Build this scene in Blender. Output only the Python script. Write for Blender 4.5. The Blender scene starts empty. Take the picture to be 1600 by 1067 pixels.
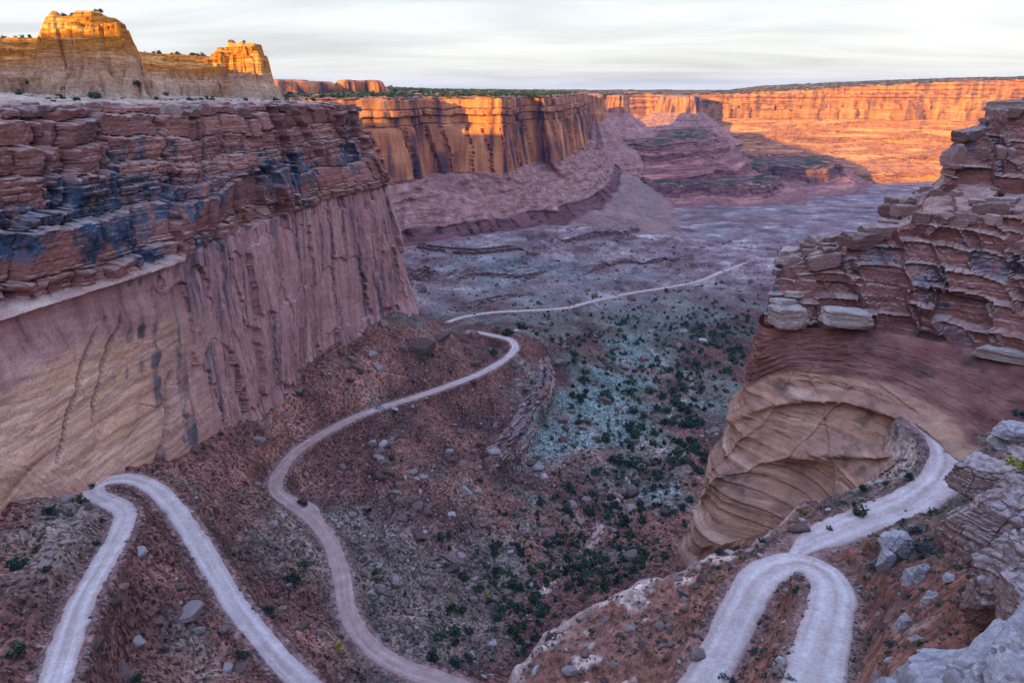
import bpy, math, time
import numpy as np
from mathutils import Vector
T0 = time.time()
scene = bpy.context.scene
COL = scene.collection
# ------------------------------------------------------------------ camera
PITCH = math.radians(20.2); FPX = 1067.0
CP, SP = math.cos(PITCH), math.sin(PITCH)
cam = bpy.data.cameras.new('camera'); cam.sensor_width = 36; cam.lens = 24
cam.clip_start = 0.5; cam.clip_end = 60000
camo = bpy.data.objects.new('camera', cam); COL.objects.link(camo)
camo.rotation_euler = (math.pi/2-PITCH, 0, 0); scene.camera = camo
# ------------------------------------------------------------------ sky, sun, exposure
SUN_EL, SUN_AZ = math.radians(7.5), math.radians(40)   # light travels to the right of +Y by SUN_AZ
ldir = Vector((math.sin(SUN_AZ)*math.cos(SUN_EL), math.cos(SUN_AZ)*math.cos(SUN_EL), -math.sin(SUN_EL)))
sun = bpy.data.lights.new('sun', 'SUN'); sun.energy = 5.0; sun.angle = math.radians(0.5); sun.color = (1.0, 0.63, 0.05)
suno = bpy.data.objects.new('sun', sun); COL.objects.link(suno); suno.rotation_euler = ldir.to_track_quat('-Z', 'Y').to_euler()
world = bpy.data.worlds.new('World'); scene.world = world; world.use_nodes = True
wn, wl = world.node_tree.nodes, world.node_tree.links; wn.clear()
def WN(t, **k):
    n = wn.new(t)
    for a, b in k.items(): setattr(n, a, b)
    return n
sky = WN('ShaderNodeTexSky', sky_type='NISHITA', sun_disc=False, sun_elevation=SUN_EL, sun_rotation=math.pi+SUN_AZ)
tc = WN('ShaderNodeTexCoord'); sep = WN('ShaderNodeSeparateXYZ'); wl.new(tc.outputs['Generated'], sep.inputs[0])
# a thin cloud deck: the direction projected onto a plane overhead
mz = WN('ShaderNodeMath', operation='MAXIMUM'); wl.new(sep.outputs['Z'], mz.inputs[0]); mz.inputs[1].default_value = 0.0
ma = WN('ShaderNodeMath', operation='ADD'); wl.new(mz.outputs[0], ma.inputs[0]); ma.inputs[1].default_value = 0.09
dv = WN('ShaderNodeVectorMath', operation='DIVIDE'); wl.new(tc.outputs['Generated'], dv.inputs[0]); wl.new(ma.outputs[0], dv.inputs[1])
mp = WN('ShaderNodeMapping'); wl.new(dv.outputs[0], mp.inputs[0]); mp.inputs['Scale'].default_value = (0.34, 0.75, 0.0); mp.inputs['Rotation'].default_value = (0, 0, -0.12)
n1 = WN('ShaderNodeTexNoise'); wl.new(mp.outputs[0], n1.inputs['Vector']); n1.inputs['Scale'].default_value = 1.1; n1.inputs['Detail'].default_value = 7; n1.inputs['Roughness'].default_value = 0.55; n1.inputs['Distortion'].default_value = 0.6
cr = WN('ShaderNodeValToRGB'); wl.new(n1.outputs[0], cr.inputs[0])
cr.color_ramp.elements[0].position = 0.30; cr.color_ramp.elements[0].color = (0.335, 0.337, 0.342, 1)
cr.color_ramp.elements[1].position = 0.68; cr.color_ramp.elements[1].color = (0.525, 0.522, 0.515, 1)
bg1 = WN('ShaderNodeBackground'); bg1.inputs['Strength'].default_value = 0.15; wl.new(sky.outputs[0], bg1.inputs['Color'])
bg2 = WN('ShaderNodeBackground'); bg2.inputs['Strength'].default_value = 1.0; wl.new(cr.outputs[0], bg2.inputs['Color'])
gr_ = WN('ShaderNodeMath', operation='MULTIPLY_ADD'); wl.new(mz.outputs[0], gr_.inputs[0]); gr_.inputs[1].default_value = 0.75; gr_.inputs[2].default_value = 1.0
tint = WN('ShaderNodeMix', data_type='RGBA'); wl.new(mz.outputs[0], tint.inputs[0]); tint.inputs[6].default_value = (1.0, 1.0, 1.0, 1); tint.inputs[7].default_value = (0.66, 0.93, 1.78, 1)
cm = WN('ShaderNodeMix', data_type='RGBA', blend_type='MULTIPLY'); cm.inputs[0].default_value = 1.0; wl.new(cr.outputs[0], cm.inputs[6]); wl.new(tint.outputs[2], cm.inputs[7])
wl.new(cm.outputs[2], bg2.inputs['Color']); wl.new(gr_.outputs[0], bg2.inputs['Strength'])
mx = WN('ShaderNodeMixShader'); mx.inputs[0].default_value = 0.85; wl.new(bg1.outputs[0], mx.inputs[1]); wl.new(bg2.outputs[0], mx.inputs[2])
wo = WN('ShaderNodeOutputWorld'); wl.new(mx.outputs[0], wo.inputs['Surface'])
scene.view_settings.view_transform = 'Standard'; scene.view_settings.look = 'None'
scene.view_settings.exposure = 1.04; scene.view_settings.gamma = 1.0
scene.render.engine = 'CYCLES'
scene.cycles.use_denoising = True; scene.cycles.max_bounces = 5; scene.cycles.diffuse_bounces = 3; scene.cycles.volume_bounces = 1
scene.cycles.transparent_max_bounces = 4

# ------------------------------------------------------------------ geometry helpers
def ray(px, py):
    u, v = (px-800)/FPX, (533.5-py)/FPX
    return np.array([u, CP+v*SP, -SP+v*CP])
def at(px, py, z): d = ray(px, py); return d*(z/d[2])
def att(px, py, t): return ray(px, py)*t
def project(P):
    P = np.asarray(P); dep = P[..., 1]*CP-P[..., 2]*SP; up = P[..., 1]*SP+P[..., 2]*CP
    return 800+FPX*P[..., 0]/dep, 533.5-FPX*up/dep, dep
def h32(*ints):
    h = np.uint32(2166136261)
    with np.errstate(over='ignore'):
        for a in ints:
            a = np.asarray(a).astype(np.int64).astype(np.uint32)
            h = (h ^ a)*np.uint32(0x9E3779B1); h = h ^ (h >> np.uint32(15)); h = h*np.uint32(0x85EBCA6B); h = h ^ (h >> np.uint32(13))
    return h
def rnd(*ints): return h32(*ints).astype(np.float64)/4294967296.0
def noise2(x, y, seed=0):
    x = np.asarray(x, float); y = np.asarray(y, float)
    xi = np.floor(x); yi = np.floor(y); fx = x-xi; fy = y-yi
    ux = fx*fx*fx*(fx*(fx*6-15)+10); uy = fy*fy*fy*(fy*(fy*6-15)+10)
    def g(a, b, dx, dy):
        an = rnd(xi+a, yi+b, seed)*6.2831853; return np.cos(an)*dx+np.sin(an)*dy
    n00 = g(0, 0, fx, fy); n10 = g(1, 0, fx-1, fy); n01 = g(0, 1, fx, fy-1); n11 = g(1, 1, fx-1, fy-1)
    a = n00+ux*(n10-n00); b = n01+ux*(n11-n01); return 1.4*(a+uy*(b-a))
def fbm2(x, y, seed=0, octv=4, gain=0.5, lac=2.03):
    s = 0; a = 1.0; t = 0
    for o in range(octv):
        s = s+a*noise2(x, y, seed+o*17); t += a; a *= gain; x = x*lac+3.7; y = y*lac-1.3
    return s/t
def noise3(x, y, z, seed=0):
    x, y, z = np.broadcast_arrays(np.asarray(x, float), np.asarray(y, float), np.asarray(z, float))
    xi = np.floor(x); yi = np.floor(y); zi = np.floor(z); fx = x-xi; fy = y-yi; fz = z-zi
    ux = fx*fx*(3-2*fx); uy = fy*fy*(3-2*fy); uz = fz*fz*(3-2*fz)
    def c(a, b, d): return rnd(xi+a, yi+b, zi+d, seed)*2-1
    x00 = c(0,0,0)*(1-ux)+c(1,0,0)*ux; x10 = c(0,1,0)*(1-ux)+c(1,1,0)*ux
    x01 = c(0,0,1)*(1-ux)+c(1,0,1)*ux; x11 = c(0,1,1)*(1-ux)+c(1,1,1)*ux
    return (x00*(1-uy)+x10*uy)*(1-uz)+(x01*(1-uy)+x11*uy)*uz
def fbm3(x, y, z, seed=0, octv=3, gain=0.5):
    s = 0; a = 1.0; t = 0
    for o in range(octv):
        s = s+a*noise3(x, y, z, seed+o*31); t += a; a *= gain; x = x*2.03+5.1; y = y*2.03-2.2; z = z*2.03+1.7
    return s/t
def sst(a, b, x): t = np.clip((x-a)/(b-a), 0, 1); return t*t*(3-2*t)
def lerp(a, b, t): return a+(b-a)*t

def tag(o, label=None, cat=None, group=None, kind=None):
    if label: o['label'] = label
    if cat: o['category'] = cat
    if group: o['group'] = group
    if kind: o['kind'] = kind
    return o
def mesh_raw(name, V, F, mats, attrs=None, smooth=False, mat_idx=None):
    """V (n,3), F (m,3) or (m,4) int array"""
    me = bpy.data.meshes.new(name); V = np.asarray(V, np.float32); F = np.asarray(F, np.int32); k = F.shape[1]
    me.vertices.add(len(V)); me.vertices.foreach_set('co', V.ravel())
    me.loops.add(F.size); me.loops.foreach_set('vertex_index', F.ravel())
    me.polygons.add(len(F)); me.polygons.foreach_set('loop_start', np.arange(0, F.size, k, dtype=np.int32))
    me.polygons.foreach_set('use_smooth', np.full(len(F), smooth, bool))
    for m in (mats if isinstance(mats, (list, tuple)) else [mats]): me.materials.append(m)
    if mat_idx is not None: me.polygons.foreach_set('material_index', np.asarray(mat_idx, np.int32))
    for n, a in (attrs or {}).items():
        at_ = me.attributes.new(n, 'FLOAT', 'POINT'); at_.data.foreach_set('value', np.asarray(a, np.float32).ravel())
    me.update(calc_edges=True); return me
def obj(name, me, parent=None):
    o = bpy.data.objects.new(name, me); COL.objects.link(o)
    if parent is not None: o.parent = parent
    return o
def grid_faces(nr, nc, mask=None, flip=False):
    i = np.arange(nr*nc).reshape(nr, nc)
    q = np.stack([i[:-1, :-1], i[:-1, 1:], i[1:, 1:], i[1:, :-1]], -1).reshape(-1, 4)
    if flip: q = q[:, ::-1]
    if mask is not None: q = q[mask[:-1, :-1].ravel()]
    return q
ZB = np.full((134, 200), 1e9); OCC = []
def occlude(V):
    px, py, d = project(np.asarray(V).reshape(-1, 3)); k = (d > 1) & (px > 0) & (px < 1600) & (py > 0) & (py < 1067)
    np.minimum.at(ZB, ((py[k]/8).astype(int), (px[k]/8).astype(int)), d[k])
def grid_obj(name, P, mat, attrs=None, smooth=False, flip=False, mask=None):
    nr, nc = P.shape[:2]; occlude(P)
    return obj(name, mesh_raw(name, P.reshape(-1, 3), grid_faces(nr, nc, mask, flip), mat, attrs, smooth))

def tps_fit(P, smooth=0.0):
    P = np.asarray(P, float); X = P[:, :2]/100; n = len(P)
    d2 = ((X[:, None]-X[None])**2).sum(-1); K = np.where(d2 > 0, d2*np.log(np.maximum(d2, 1e-12)), 0)+smooth*np.eye(n)
    A = np.zeros((n+3, n+3)); A[:n, :n] = K; A[:n, n] = 1; A[:n, n+1:] = X; A[n, :n] = 1; A[n+1:, :n] = X.T
    w = np.linalg.solve(A, np.concatenate([P[:, 2], np.zeros(3)])); return X, w
def tps_eval(fit, x, y):
    X, w = fit; sh = np.shape(x); x = np.ravel(x)/100; y = np.ravel(y)/100; out = np.empty(len(x)); n = len(X)
    for a in range(0, len(x), 40000):
        b = slice(a, a+40000); d2 = (x[b, None]-X[:, 0])**2+(y[b, None]-X[:, 1])**2
        out[b] = (d2*np.log(np.maximum(d2, 1e-12)))@w[:n]+w[n]+w[n+1]*x[b]+w[n+2]*y[b]
    return out.reshape(sh)
def catmull(P, n=None, step=None):
    """resample a polyline of control points as a smooth curve with even spacing"""
    P = np.asarray(P, float); k = np.concatenate([[0], np.cumsum(np.linalg.norm(np.diff(P, axis=0), axis=1)**0.5)])
    tt = np.linspace(0, k[-1], 40*len(P)); Q = hermite(P, k, tt)
    L = np.concatenate([[0], np.cumsum(np.linalg.norm(np.diff(Q, axis=0), axis=1))])
    if n is None: n = max(3, int(L[-1]/step))
    l = np.linspace(0, L[-1], n); return np.stack([np.interp(l, L, Q[:, i]) for i in range(P.shape[1])], 1), l
def hermite(P, k, tt):
    m = np.zeros_like(P); d = np.diff(P, axis=0)/np.diff(k)[:, None]
    m[1:-1] = (d[:-1]+d[1:])/2; m[0] = d[0]; m[-1] = d[-1]
    i = np.clip(np.searchsorted(k, tt, 'right')-1, 0, len(k)-2); h = (k[i+1]-k[i]); t = ((tt-k[i])/h)[:, None]; h = h[:, None]
    return (2*t**3-3*t**2+1)*P[i]+(t**3-2*t**2+t)*h*m[i]+(-2*t**3+3*t**2)*P[i+1]+(t**3-t**2)*h*m[i+1]
def loft(rows, nu, counts, ref=0, curve=True, stair=None):
    """rows R x C x 3 (bottom to top); returns base points (sum counts+1, nu, 3), arc length s, row fraction"""
    R = np.asarray(rows, float); ref_row = R[ref]
    k = np.concatenate([[0], np.cumsum(np.linalg.norm(np.diff(ref_row[:, :2], axis=0), axis=1))])
    tt = np.linspace(0, k[-1], nu)
    G = []
    for r in R:
        G.append(hermite(r, k, tt) if curve else np.stack([np.interp(tt, k, r[:, i]) for i in range(3)], 1))
    out = []; fr = []
    for a in range(len(R)-1):
        n = counts[a]
        for j in range(n+(1 if a == len(R)-2 else 0)):
            f = j/n; g = stair(f) if (stair and a in stair.segs) else f
            p = G[a]*(1-f)+G[a+1]*f
            out.append(p); fr.append(a+f)
    return np.array(out), tt, np.array(fr)
def outward(B, side=1):
    t = np.gradient(B[..., :2], axis=1); n = np.stack([t[..., 1], -t[..., 0]], -1)*side
    for _ in range(12):
        n[:, 1:-1] = (n[:, :-2]+n[:, 1:-1]+n[:, 2:])/3
    n /= np.linalg.norm(n, axis=-1, keepdims=True)+1e-9; return n
def blocks(s, z, seed, th=(1.5, 5), wd=(3, 10), wob=0.7, lean=0.0, z0=-260, z1=80):
    """bedded and jointed rock: layer id, block hashes, distance to joint and to bed, local coordinates"""
    r = np.random.RandomState(seed); zb = [z0]
    while zb[-1] < z1: zb.append(zb[-1]+th[0]+(th[1]-th[0])*r.rand()**1.6)
    zb = np.array(zb); zw = z+wob*noise2(s/27, z/60, seed+1)+0.35*wob*noise2(s/6, z/9, seed+2)
    li = np.clip(np.searchsorted(zb, zw)-1, 0, len(zb)-2); f = zw-zb[li]; Tk = zb[li+1]-zb[li]; bed = np.minimum(f, Tk-f)
    W = (wd[0]+(wd[1]-wd[0])*r.rand(len(zb)))[li]; off = (r.rand(len(zb))*50)[li]
    sj = (s+lean*z+0.25*wd[0]*noise2(s/5, z/4, seed+3))/W+off; i = np.floor(sj)
    def jit(q): return 0.8*(rnd(q, li, seed+5)-0.5)
    lo = i+jit(i); i = np.where(sj < lo, i-1, i); hi = i+1+jit(i+1); i = np.where(sj >= hi, i+1, i)
    lo = i+jit(i); hi = i+1+jit(i+1); jd = np.minimum(sj-lo, hi-sj)*W
    return dict(li=li, h1=rnd(i, li, seed+7), h2=rnd(i, li, seed+8), h3=rnd(i, li, seed+9), hl=rnd(li, seed+11), joint=jd, bed=bed, top=Tk-f, u=(sj-lo)/(hi-lo)-0.5, v=f/Tk-0.5, Tk=Tk)

# ------------------------------------------------------------------ materials
class MB:
    def __init__(s, name, rough=0.95):
        s.m = bpy.data.materials.new(name); s.m.use_nodes = True; s.nt = s.m.node_tree; s.N = s.nt.nodes; s.L = s.nt.links; s.N.clear()
        s.out = s.N.new('ShaderNodeOutputMaterial'); s.b = s.N.new('ShaderNodeBsdfPrincipled'); s.L.new(s.b.outputs[0], s.out.inputs[0])
        s.b.inputs['Roughness'].default_value = rough; s.b.inputs['Specular IOR Level'].default_value = 0.15
        s.geo = s.N.new('ShaderNodeNewGeometry'); s.pos = s.geo.outputs['Position']
    def lk(s, v, sock):
        if isinstance(v, (int, float)): sock.default_value = v
        elif isinstance(v, tuple): sock.default_value = v+(1,) if len(v) == 3 and len(sock.default_value) == 4 else v
        else: s.L.new(v, sock)
    def attr(s, n): a = s.N.new('ShaderNodeAttribute'); a.attribute_name = n; return a.outputs['Fac']
    def scaled(s, sc, rot=(0, 0, 0), src=None):
        m = s.N.new('ShaderNodeMapping'); s.L.new(src or s.pos, m.inputs[0]); m.inputs['Scale'].default_value = sc; m.inputs['Rotation'].default_value = rot; return m.outputs[0]
    def noise(s, sc=(1, 1, 1), detail=4, rough=0.55, dist=0.0, rot=(0, 0, 0), src=None):
        n = s.N.new('ShaderNodeTexNoise'); s.L.new(s.scaled(sc, rot, src), n.inputs['Vector']); n.inputs['Scale'].default_value = 1; n.inputs['Detail'].default_value = detail
        n.inputs['Roughness'].default_value = rough; n.inputs['Distortion'].default_value = dist; return n.outputs[0]
    def voro(s, sc, out='Color', feat='F1', rnd_=1.0, src=None):
        n = s.N.new('ShaderNodeTexVoronoi'); n.feature = feat; s.L.new(s.scaled(sc, src=src), n.inputs['Vector']); n.inputs['Scale'].default_value = 1; n.inputs['Randomness'].default_value = rnd_
        return n.outputs[out]
    def ramp(s, fac, stops, interp='LINEAR'):
        r = s.N.new('ShaderNodeValToRGB'); s.L.new(fac, r.inputs[0]); cr = r.color_ramp; cr.interpolation = interp
        while len(cr.elements) < len(stops): cr.elements.new(0.5)
        for e, (p, c) in zip(cr.elements, stops):
            e.position = p; e.color = (c, c, c, 1) if isinstance(c, (int, float)) else tuple(c)+(1,)
        return r.outputs[0]
    def mix(s, a, b, fac, mode='MIX'):
        m = s.N.new('ShaderNodeMix'); m.data_type = 'RGBA'; m.blend_type = mode
        s.lk(fac, m.inputs[0]); s.lk(a, m.inputs[6]); s.lk(b, m.inputs[7]); return m.outputs[2]
    def math(s, op, a, b=0.0, clamp=False):
        m = s.N.new('ShaderNodeMath'); m.operation = op; m.use_clamp = clamp; s.lk(a, m.inputs[0]); s.lk(b, m.inputs[1]); return m.outputs[0]
    def sepz(s): n = s.N.new('ShaderNodeSeparateXYZ'); s.L.new(s.pos, n.inputs[0]); return n.outputs['Z']
    def mapr(s, v, a, b, c=0.0, d=1.0):
        n = s.N.new('ShaderNodeMapRange'); s.L.new(v, n.inputs[0]); n.inputs[1].default_value = a; n.inputs[2].default_value = b; n.inputs[3].default_value = c; n.inputs[4].default_value = d; return n.outputs[0]
    def bump(s, h, dist=0.2, strength=1.0):
        b = s.N.new('ShaderNodeBump'); b.inputs['Distance'].default_value = dist; b.inputs['Strength'].default_value = strength; s.L.new(h, b.inputs['Height'])
        if s.b.inputs['Normal'].is_linked: s.L.new(s.b.inputs['Normal'].links[0].from_socket, b.inputs['Normal'])
        s.L.new(b.outputs[0], s.b.inputs['Normal'])
    def col(s, c, g=1.0, k=1.0, sat=1.22):
        if g != 1.0:
            n = s.N.new('ShaderNodeGamma'); s.lk(c, n.inputs[0]); n.inputs[1].default_value = g; c = s.mix(n.outputs[0], (k, k, k), 1.0, 'MULTIPLY'); hs = s.N.new('ShaderNodeHueSaturation'); hs.inputs['Saturation'].default_value = sat; s.L.new(c, hs.inputs['Color']); c = hs.outputs[0]
        s.lk(c, s.b.inputs['Base Color']); return s.m

def M_cliff():
    """the near walls: bedded blocks with dark varnish above, tan to mauve massive sandstone below"""
    m = MB('cliff_rock'); z = m.sepz()
    kay = m.ramp(m.attr('tone'), [(0, (0.115, 0.062, 0.058)), (0.35, (0.23, 0.122, 0.112)), (0.7, (0.33, 0.185, 0.165)), (1, (0.47, 0.33, 0.28))])
    bed = m.noise((0.02, 0.02, 0.9), 5, 0.65); kay = m.mix(kay, m.ramp(bed, [(0.3, (0.17, 0.10, 0.095)), (0.7, (0.42, 0.27, 0.23))]), 0.4)
    stre = m.noise((0.22, 0.22, 0.022), 6, 0.65)
    win = m.ramp(m.noise((0.05, 0.05, 0.03), 4), [(0.3, (0.28, 0.16, 0.165)), (0.5, (0.42, 0.265, 0.26)), (0.72, (0.54, 0.36, 0.34))])
    win = m.mix(win, m.ramp(stre, [(0.3, (0.12, 0.085, 0.105)), (0.48, (0.42, 0.275, 0.27)), (0.75, (0.60, 0.45, 0.42))]), 0.6)
    tanb = m.noise((0.016, 0.016, 0.11), 7, 0.62, 0.9, (0.05, 0.03, 0))
    tan = m.ramp(tanb, [(0.30, (0.33, 0.21, 0.185)), (0.40, (0.54, 0.37, 0.30)), (0.47, (0.66, 0.475, 0.36)), (0.52, (0.47, 0.32, 0.27)), (0.60, (0.68, 0.505, 0.41)), (0.68, (0.52, 0.37, 0.31)), (0.8, (0.38, 0.26, 0.23))])
    win = m.mix(win, tan, m.attr('tan'))
    c = m.mix(kay, win, m.attr('wing'))
    vn = m.noise((0.22, 0.22, 0.10), 5, 0.65)
    va = m.math('MULTIPLY', m.attr('varn'), m.ramp(vn, [(0.34, 0.0), (0.52, 1.0)]))
    vc = m.ramp(m.noise((0.15, 0.15, 0.1), 3), [(0.35, (0.045, 0.05, 0.07)), (0.65, (0.115, 0.15, 0.20))])
    c = m.mix(c, vc, va)
    up = m.N.new('ShaderNodeSeparateXYZ'); m.L.new(m.geo.outputs['True Normal'], up.inputs[0])
    dust = m.math('MULTIPLY', m.mapr(up.outputs['Z'], 0.62, 0.9), m.ramp(m.noise((0.3, 0.3, 0.3), 3), [(0.35, 0.2), (0.6, 0.8)]))
    c = m.mix(c, (0.44, 0.36, 0.33), dust)
    c = m.mix(c, m.ramp(m.attr('pale'), [(0, (0.5, 0.4, 0.33)), (1, (0.56, 0.47, 0.40))]), m.attr('pale'))
    g = m.noise((1.7, 1.7, 2.6), 4, 0.7); c = m.mix(c, m.ramp(g, [(0.25, (0.55, 0.53, 0.52)), (0.75, (1.35, 1.35, 1.35))]), 0.75, 'MULTIPLY')
    m.bump(g, 0.35); return m.col(c, 1.32, 1.32, 1.12)
def M_far(name='far_cliff_rock', bands=None, streak=0.7):
    """walls a kilometre or more off: strata by height, streaks down the faces"""
    m = MB(name); z = m.sepz()
    b1 = m.noise((0.004, 0.004, 0.07), 7, 0.72, 0.6); st = m.noise((0.05, 0.05, 0.006), 5, 0.6)
    c = m.ramp(b1, bands or [(0.28, (0.18, 0.09, 0.07)), (0.40, (0.48, 0.285, 0.19)), (0.47, (0.26, 0.14, 0.10)), (0.55, (0.52, 0.32, 0.21)), (0.66, (0.66, 0.45, 0.30)), (0.72, (0.32, 0.175, 0.125)), (0.82, (0.54, 0.34, 0.225))])
    c = m.mix(c, m.ramp(st, [(0.38, (0.085, 0.075, 0.105)), (0.5, (0.38, 0.22, 0.165)), (0.70, (0.60, 0.40, 0.28))]), m.math('MULTIPLY', m.attr('wall'), streak))
    tal = m.ramp(m.noise((0.06, 0.06, 0.12), 8, 0.78), [(0.32, (0.16, 0.105, 0.105)), (0.48, (0.33, 0.23, 0.215)), (0.6, (0.44, 0.33, 0.31)), (0.7, (0.58, 0.48, 0.45))])
    c = m.mix(c, tal, m.attr('talus'))
    c = m.mix(c, m.ramp(m.noise((0.03, 0.03, 0.1), 6, 0.7), [(0.3, (0.15, 0.125, 0.12)), (0.55, (0.24, 0.215, 0.21)), (0.75, (0.33, 0.30, 0.29))]), m.attr('flr'))
    c = m.mix(c, (0.055, 0.065, 0.035), m.math('MULTIPLY', m.attr('top'), m.ramp(m.noise((0.03, 0.03, 0.03), 5, 0.7), [(0.42, 0.0), (0.5, 1.0)])))
    c = m.mix(c, m.ramp(m.noise((0.03, 0.03, 0.2), 5, 0.7), [(0.35, (0.11, 0.075, 0.085)), (0.65, (0.26, 0.165, 0.165))]), m.attr('ledge'))
    m.bump(m.noise((0.15, 0.15, 0.4), 5, 0.7), 3.0, 0.8); return m.col(c, 1.45, 1.5, 1.2)
def M_slick():
    m = MB('slickrock', 0.9)
    b = m.noise((0.02, 0.02, 0.28), 5, 0.6, 0.5)
    tan = m.ramp(b, [(0.28, (0.25, 0.135, 0.10)), (0.42, (0.50, 0.34, 0.265)), (0.52, (0.38, 0.245, 0.20)), (0.64, (0.60, 0.445, 0.36)), (0.8, (0.36, 0.24, 0.20))])
    stre = m.noise((0.3, 0.3, 0.04), 5, 0.6); tan = m.mix(tan, m.ramp(stre, [(0.3, (0.5, 0.45, 0.45)), (0.6, (1.15, 1.12, 1.1))]), 0.5, 'MULTIPLY')
    red = m.ramp(m.noise((0.12, 0.12, 0.35), 6, 0.65), [(0.3, (0.125, 0.066, 0.06)), (0.5, (0.24, 0.132, 0.115)), (0.75, (0.38, 0.24, 0.21))])
    c = m.mix(tan, red, m.attr('red'))
    c = m.mix(c, m.ramp(m.noise((0.3, 0.3, 0.25), 4), [(0.4, (0.05, 0.04, 0.045)), (0.6, (0.12, 0.085, 0.08))]), m.math('MULTIPLY', m.attr('varn'), m.ramp(m.noise((0.25, 0.25, 0.12), 4), [(0.42, 0.0), (0.55, 1.0)])))
    g = m.noise((2.2, 2.2, 5), 5, 0.7); c = m.mix(c, m.ramp(g, [(0.25, 0.65), (0.75, 1.3)]), 0.6, 'MULTIPLY')
    m.bump(g, 0.3); m.bump(m.noise((0.15, 0.15, 2.2), 4, 0.6, 0.3), 0.35); return m.col(c, 1.1, 1.02)
def M_ground():
    m = MB('canyon_ground', 1.0)
    n0 = m.noise((0.035, 0.035, 0.035), 6, 0.65); n1 = m.noise((0.5, 0.5, 0.5), 5, 0.7); vo = m.voro((1.25, 1.25, 1.25))
    tal = m.ramp(n0, [(0.3, (0.055, 0.036, 0.035)), (0.48, (0.10, 0.062, 0.056)), (0.6, (0.14, 0.086, 0.074)), (0.75, (0.20, 0.14, 0.125))])
    grn = m.ramp(n0, [(0.3, (0.07, 0.075, 0.066)), (0.5, (0.122, 0.13, 0.116)), (0.7, (0.18, 0.185, 0.168))])
    teal = m.ramp(n1, [(0.3, (0.085, 0.12, 0.115)), (0.7, (0.195, 0.245, 0.24))])
    far = m.ramp(m.noise((0.02, 0.02, 0.06), 9, 0.72), [(0.32, (0.10, 0.068, 0.072)), (0.46, (0.20, 0.145, 0.15)), (0.55, (0.26, 0.215, 0.215)), (0.66, (0.40, 0.36, 0.35))])
    red = m.ramp(n0, [(0.3, (0.15, 0.088, 0.074)), (0.7, (0.28, 0.175, 0.145))])
    c = m.mix(tal, grn, m.attr('grn')); c = m.mix(c, far, m.attr('far')); c = m.mix(c, red, m.attr('red')); c = m.mix(c, teal, m.attr('teal'))
    c = m.mix(c, (0.40, 0.33, 0.30), m.attr('wash'))
    vd = m.math('ADD', m.attr('verge'), m.math('MULTIPLY', m.math('SUBTRACT', m.noise((0.8, 0.8, 0.8), 4, 0.7), 0.5), 5.0)); c = m.mix(c, (0.30, 0.215, 0.20), m.mapr(vd, 0.1, 1.6, 0.85, 0.0))
    hsv = m.N.new('ShaderNodeHueSaturation'); hsv.inputs['Saturation'].default_value = 0; m.L.new(vo, hsv.inputs['Color'])
    c = m.mix(c, m.ramp(hsv.outputs[0], [(0.1, 0.35), (0.5, 0.9), (0.9, 2.4)]), m.attr('stony'), 'MULTIPLY')
    c = m.mix(c, m.ramp(n1, [(0.28, 0.4), (0.72, 1.6)]), 0.85, 'MULTIPLY')
    m.bump(m.noise((0.07, 0.07, 0.07), 5, 0.7), 4.0, 0.6); m.bump(n1, 1.0, 1.0); m.bump(m.voro((0.85, 0.85, 0.85), 'Distance'), 0.3, 0.5); return m.col(c, 1.42, 1.7, 1.12)
def M_road():
    m = MB('dirt_road', 1.0)
    n = m.noise((0.25, 0.25, 0.25), 5, 0.6); n2 = m.noise((1.6, 1.6, 1.6), 4, 0.6)
    pale = m.ramp(n, [(0.3, (0.48, 0.41, 0.385)), (0.7, (0.62, 0.555, 0.53))]); red = m.ramp(n, [(0.3, (0.30, 0.19, 0.165)), (0.7, (0.42, 0.28, 0.25))])
    c = m.mix(red, pale, m.attr('pale'))
    c = m.mix(c, m.ramp(n2, [(0.3, 0.75), (0.7, 1.2)]), 0.6, 'MULTIPLY'); c = m.mix(c, m.ramp(m.noise((5, 5, 5), 4, 0.8), [(0.3, 0.6), (0.6, 1.2)]), 0.6, 'MULTIPLY')
    m.bump(n2, 0.06); m.bump(m.noise((6, 6, 6), 3), 0.05); return m.col(c, 1.1, 1.1, 0.95)
def M_top():
    m = MB('mesa_top', 1.0)
    n = m.noise((0.06, 0.06, 0.06), 6, 0.7); n1 = m.noise((0.7, 0.7, 0.7), 4)
    nav = m.ramp(m.noise((0.03, 0.03, 0.35), 6, 0.65, 0.3), [(0.3, (0.26, 0.15, 0.11)), (0.42, (0.52, 0.35, 0.23)), (0.5, (0.36, 0.22, 0.15)), (0.6, (0.60, 0.44, 0.31)), (0.72, (0.50, 0.38, 0.29))])
    soil = m.ramp(n, [(0.3, (0.24, 0.17, 0.14)), (0.5, (0.42, 0.36, 0.32)), (0.7, (0.52, 0.47, 0.43))])  # bench soil; its grey also stands for shade on the butte feet
    c = m.mix(soil, nav, m.attr('rock')); c = m.mix(c, m.ramp(n1, [(0.3, 0.7), (0.7, 1.25)]), 0.7, 'MULTIPLY')
    m.bump(m.noise((0.25, 0.25, 1.3), 5, 0.6), 0.8); return m.col(c, 1.5, 1.5, 1.35)
MATS = dict(cliff=M_cliff(), far=M_far(), mid=M_far('mesa_rock', [(0.28, (0.15, 0.075, 0.075)), (0.40, (0.42, 0.24, 0.205)), (0.47, (0.22, 0.115, 0.11)), (0.55, (0.45, 0.26, 0.225)), (0.66, (0.60, 0.40, 0.33)), (0.72, (0.27, 0.145, 0.135)), (0.82, (0.47, 0.285, 0.24))], 0.85), slick=M_slick(), ground=M_ground(), road=M_road(), top=M_top())

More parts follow.
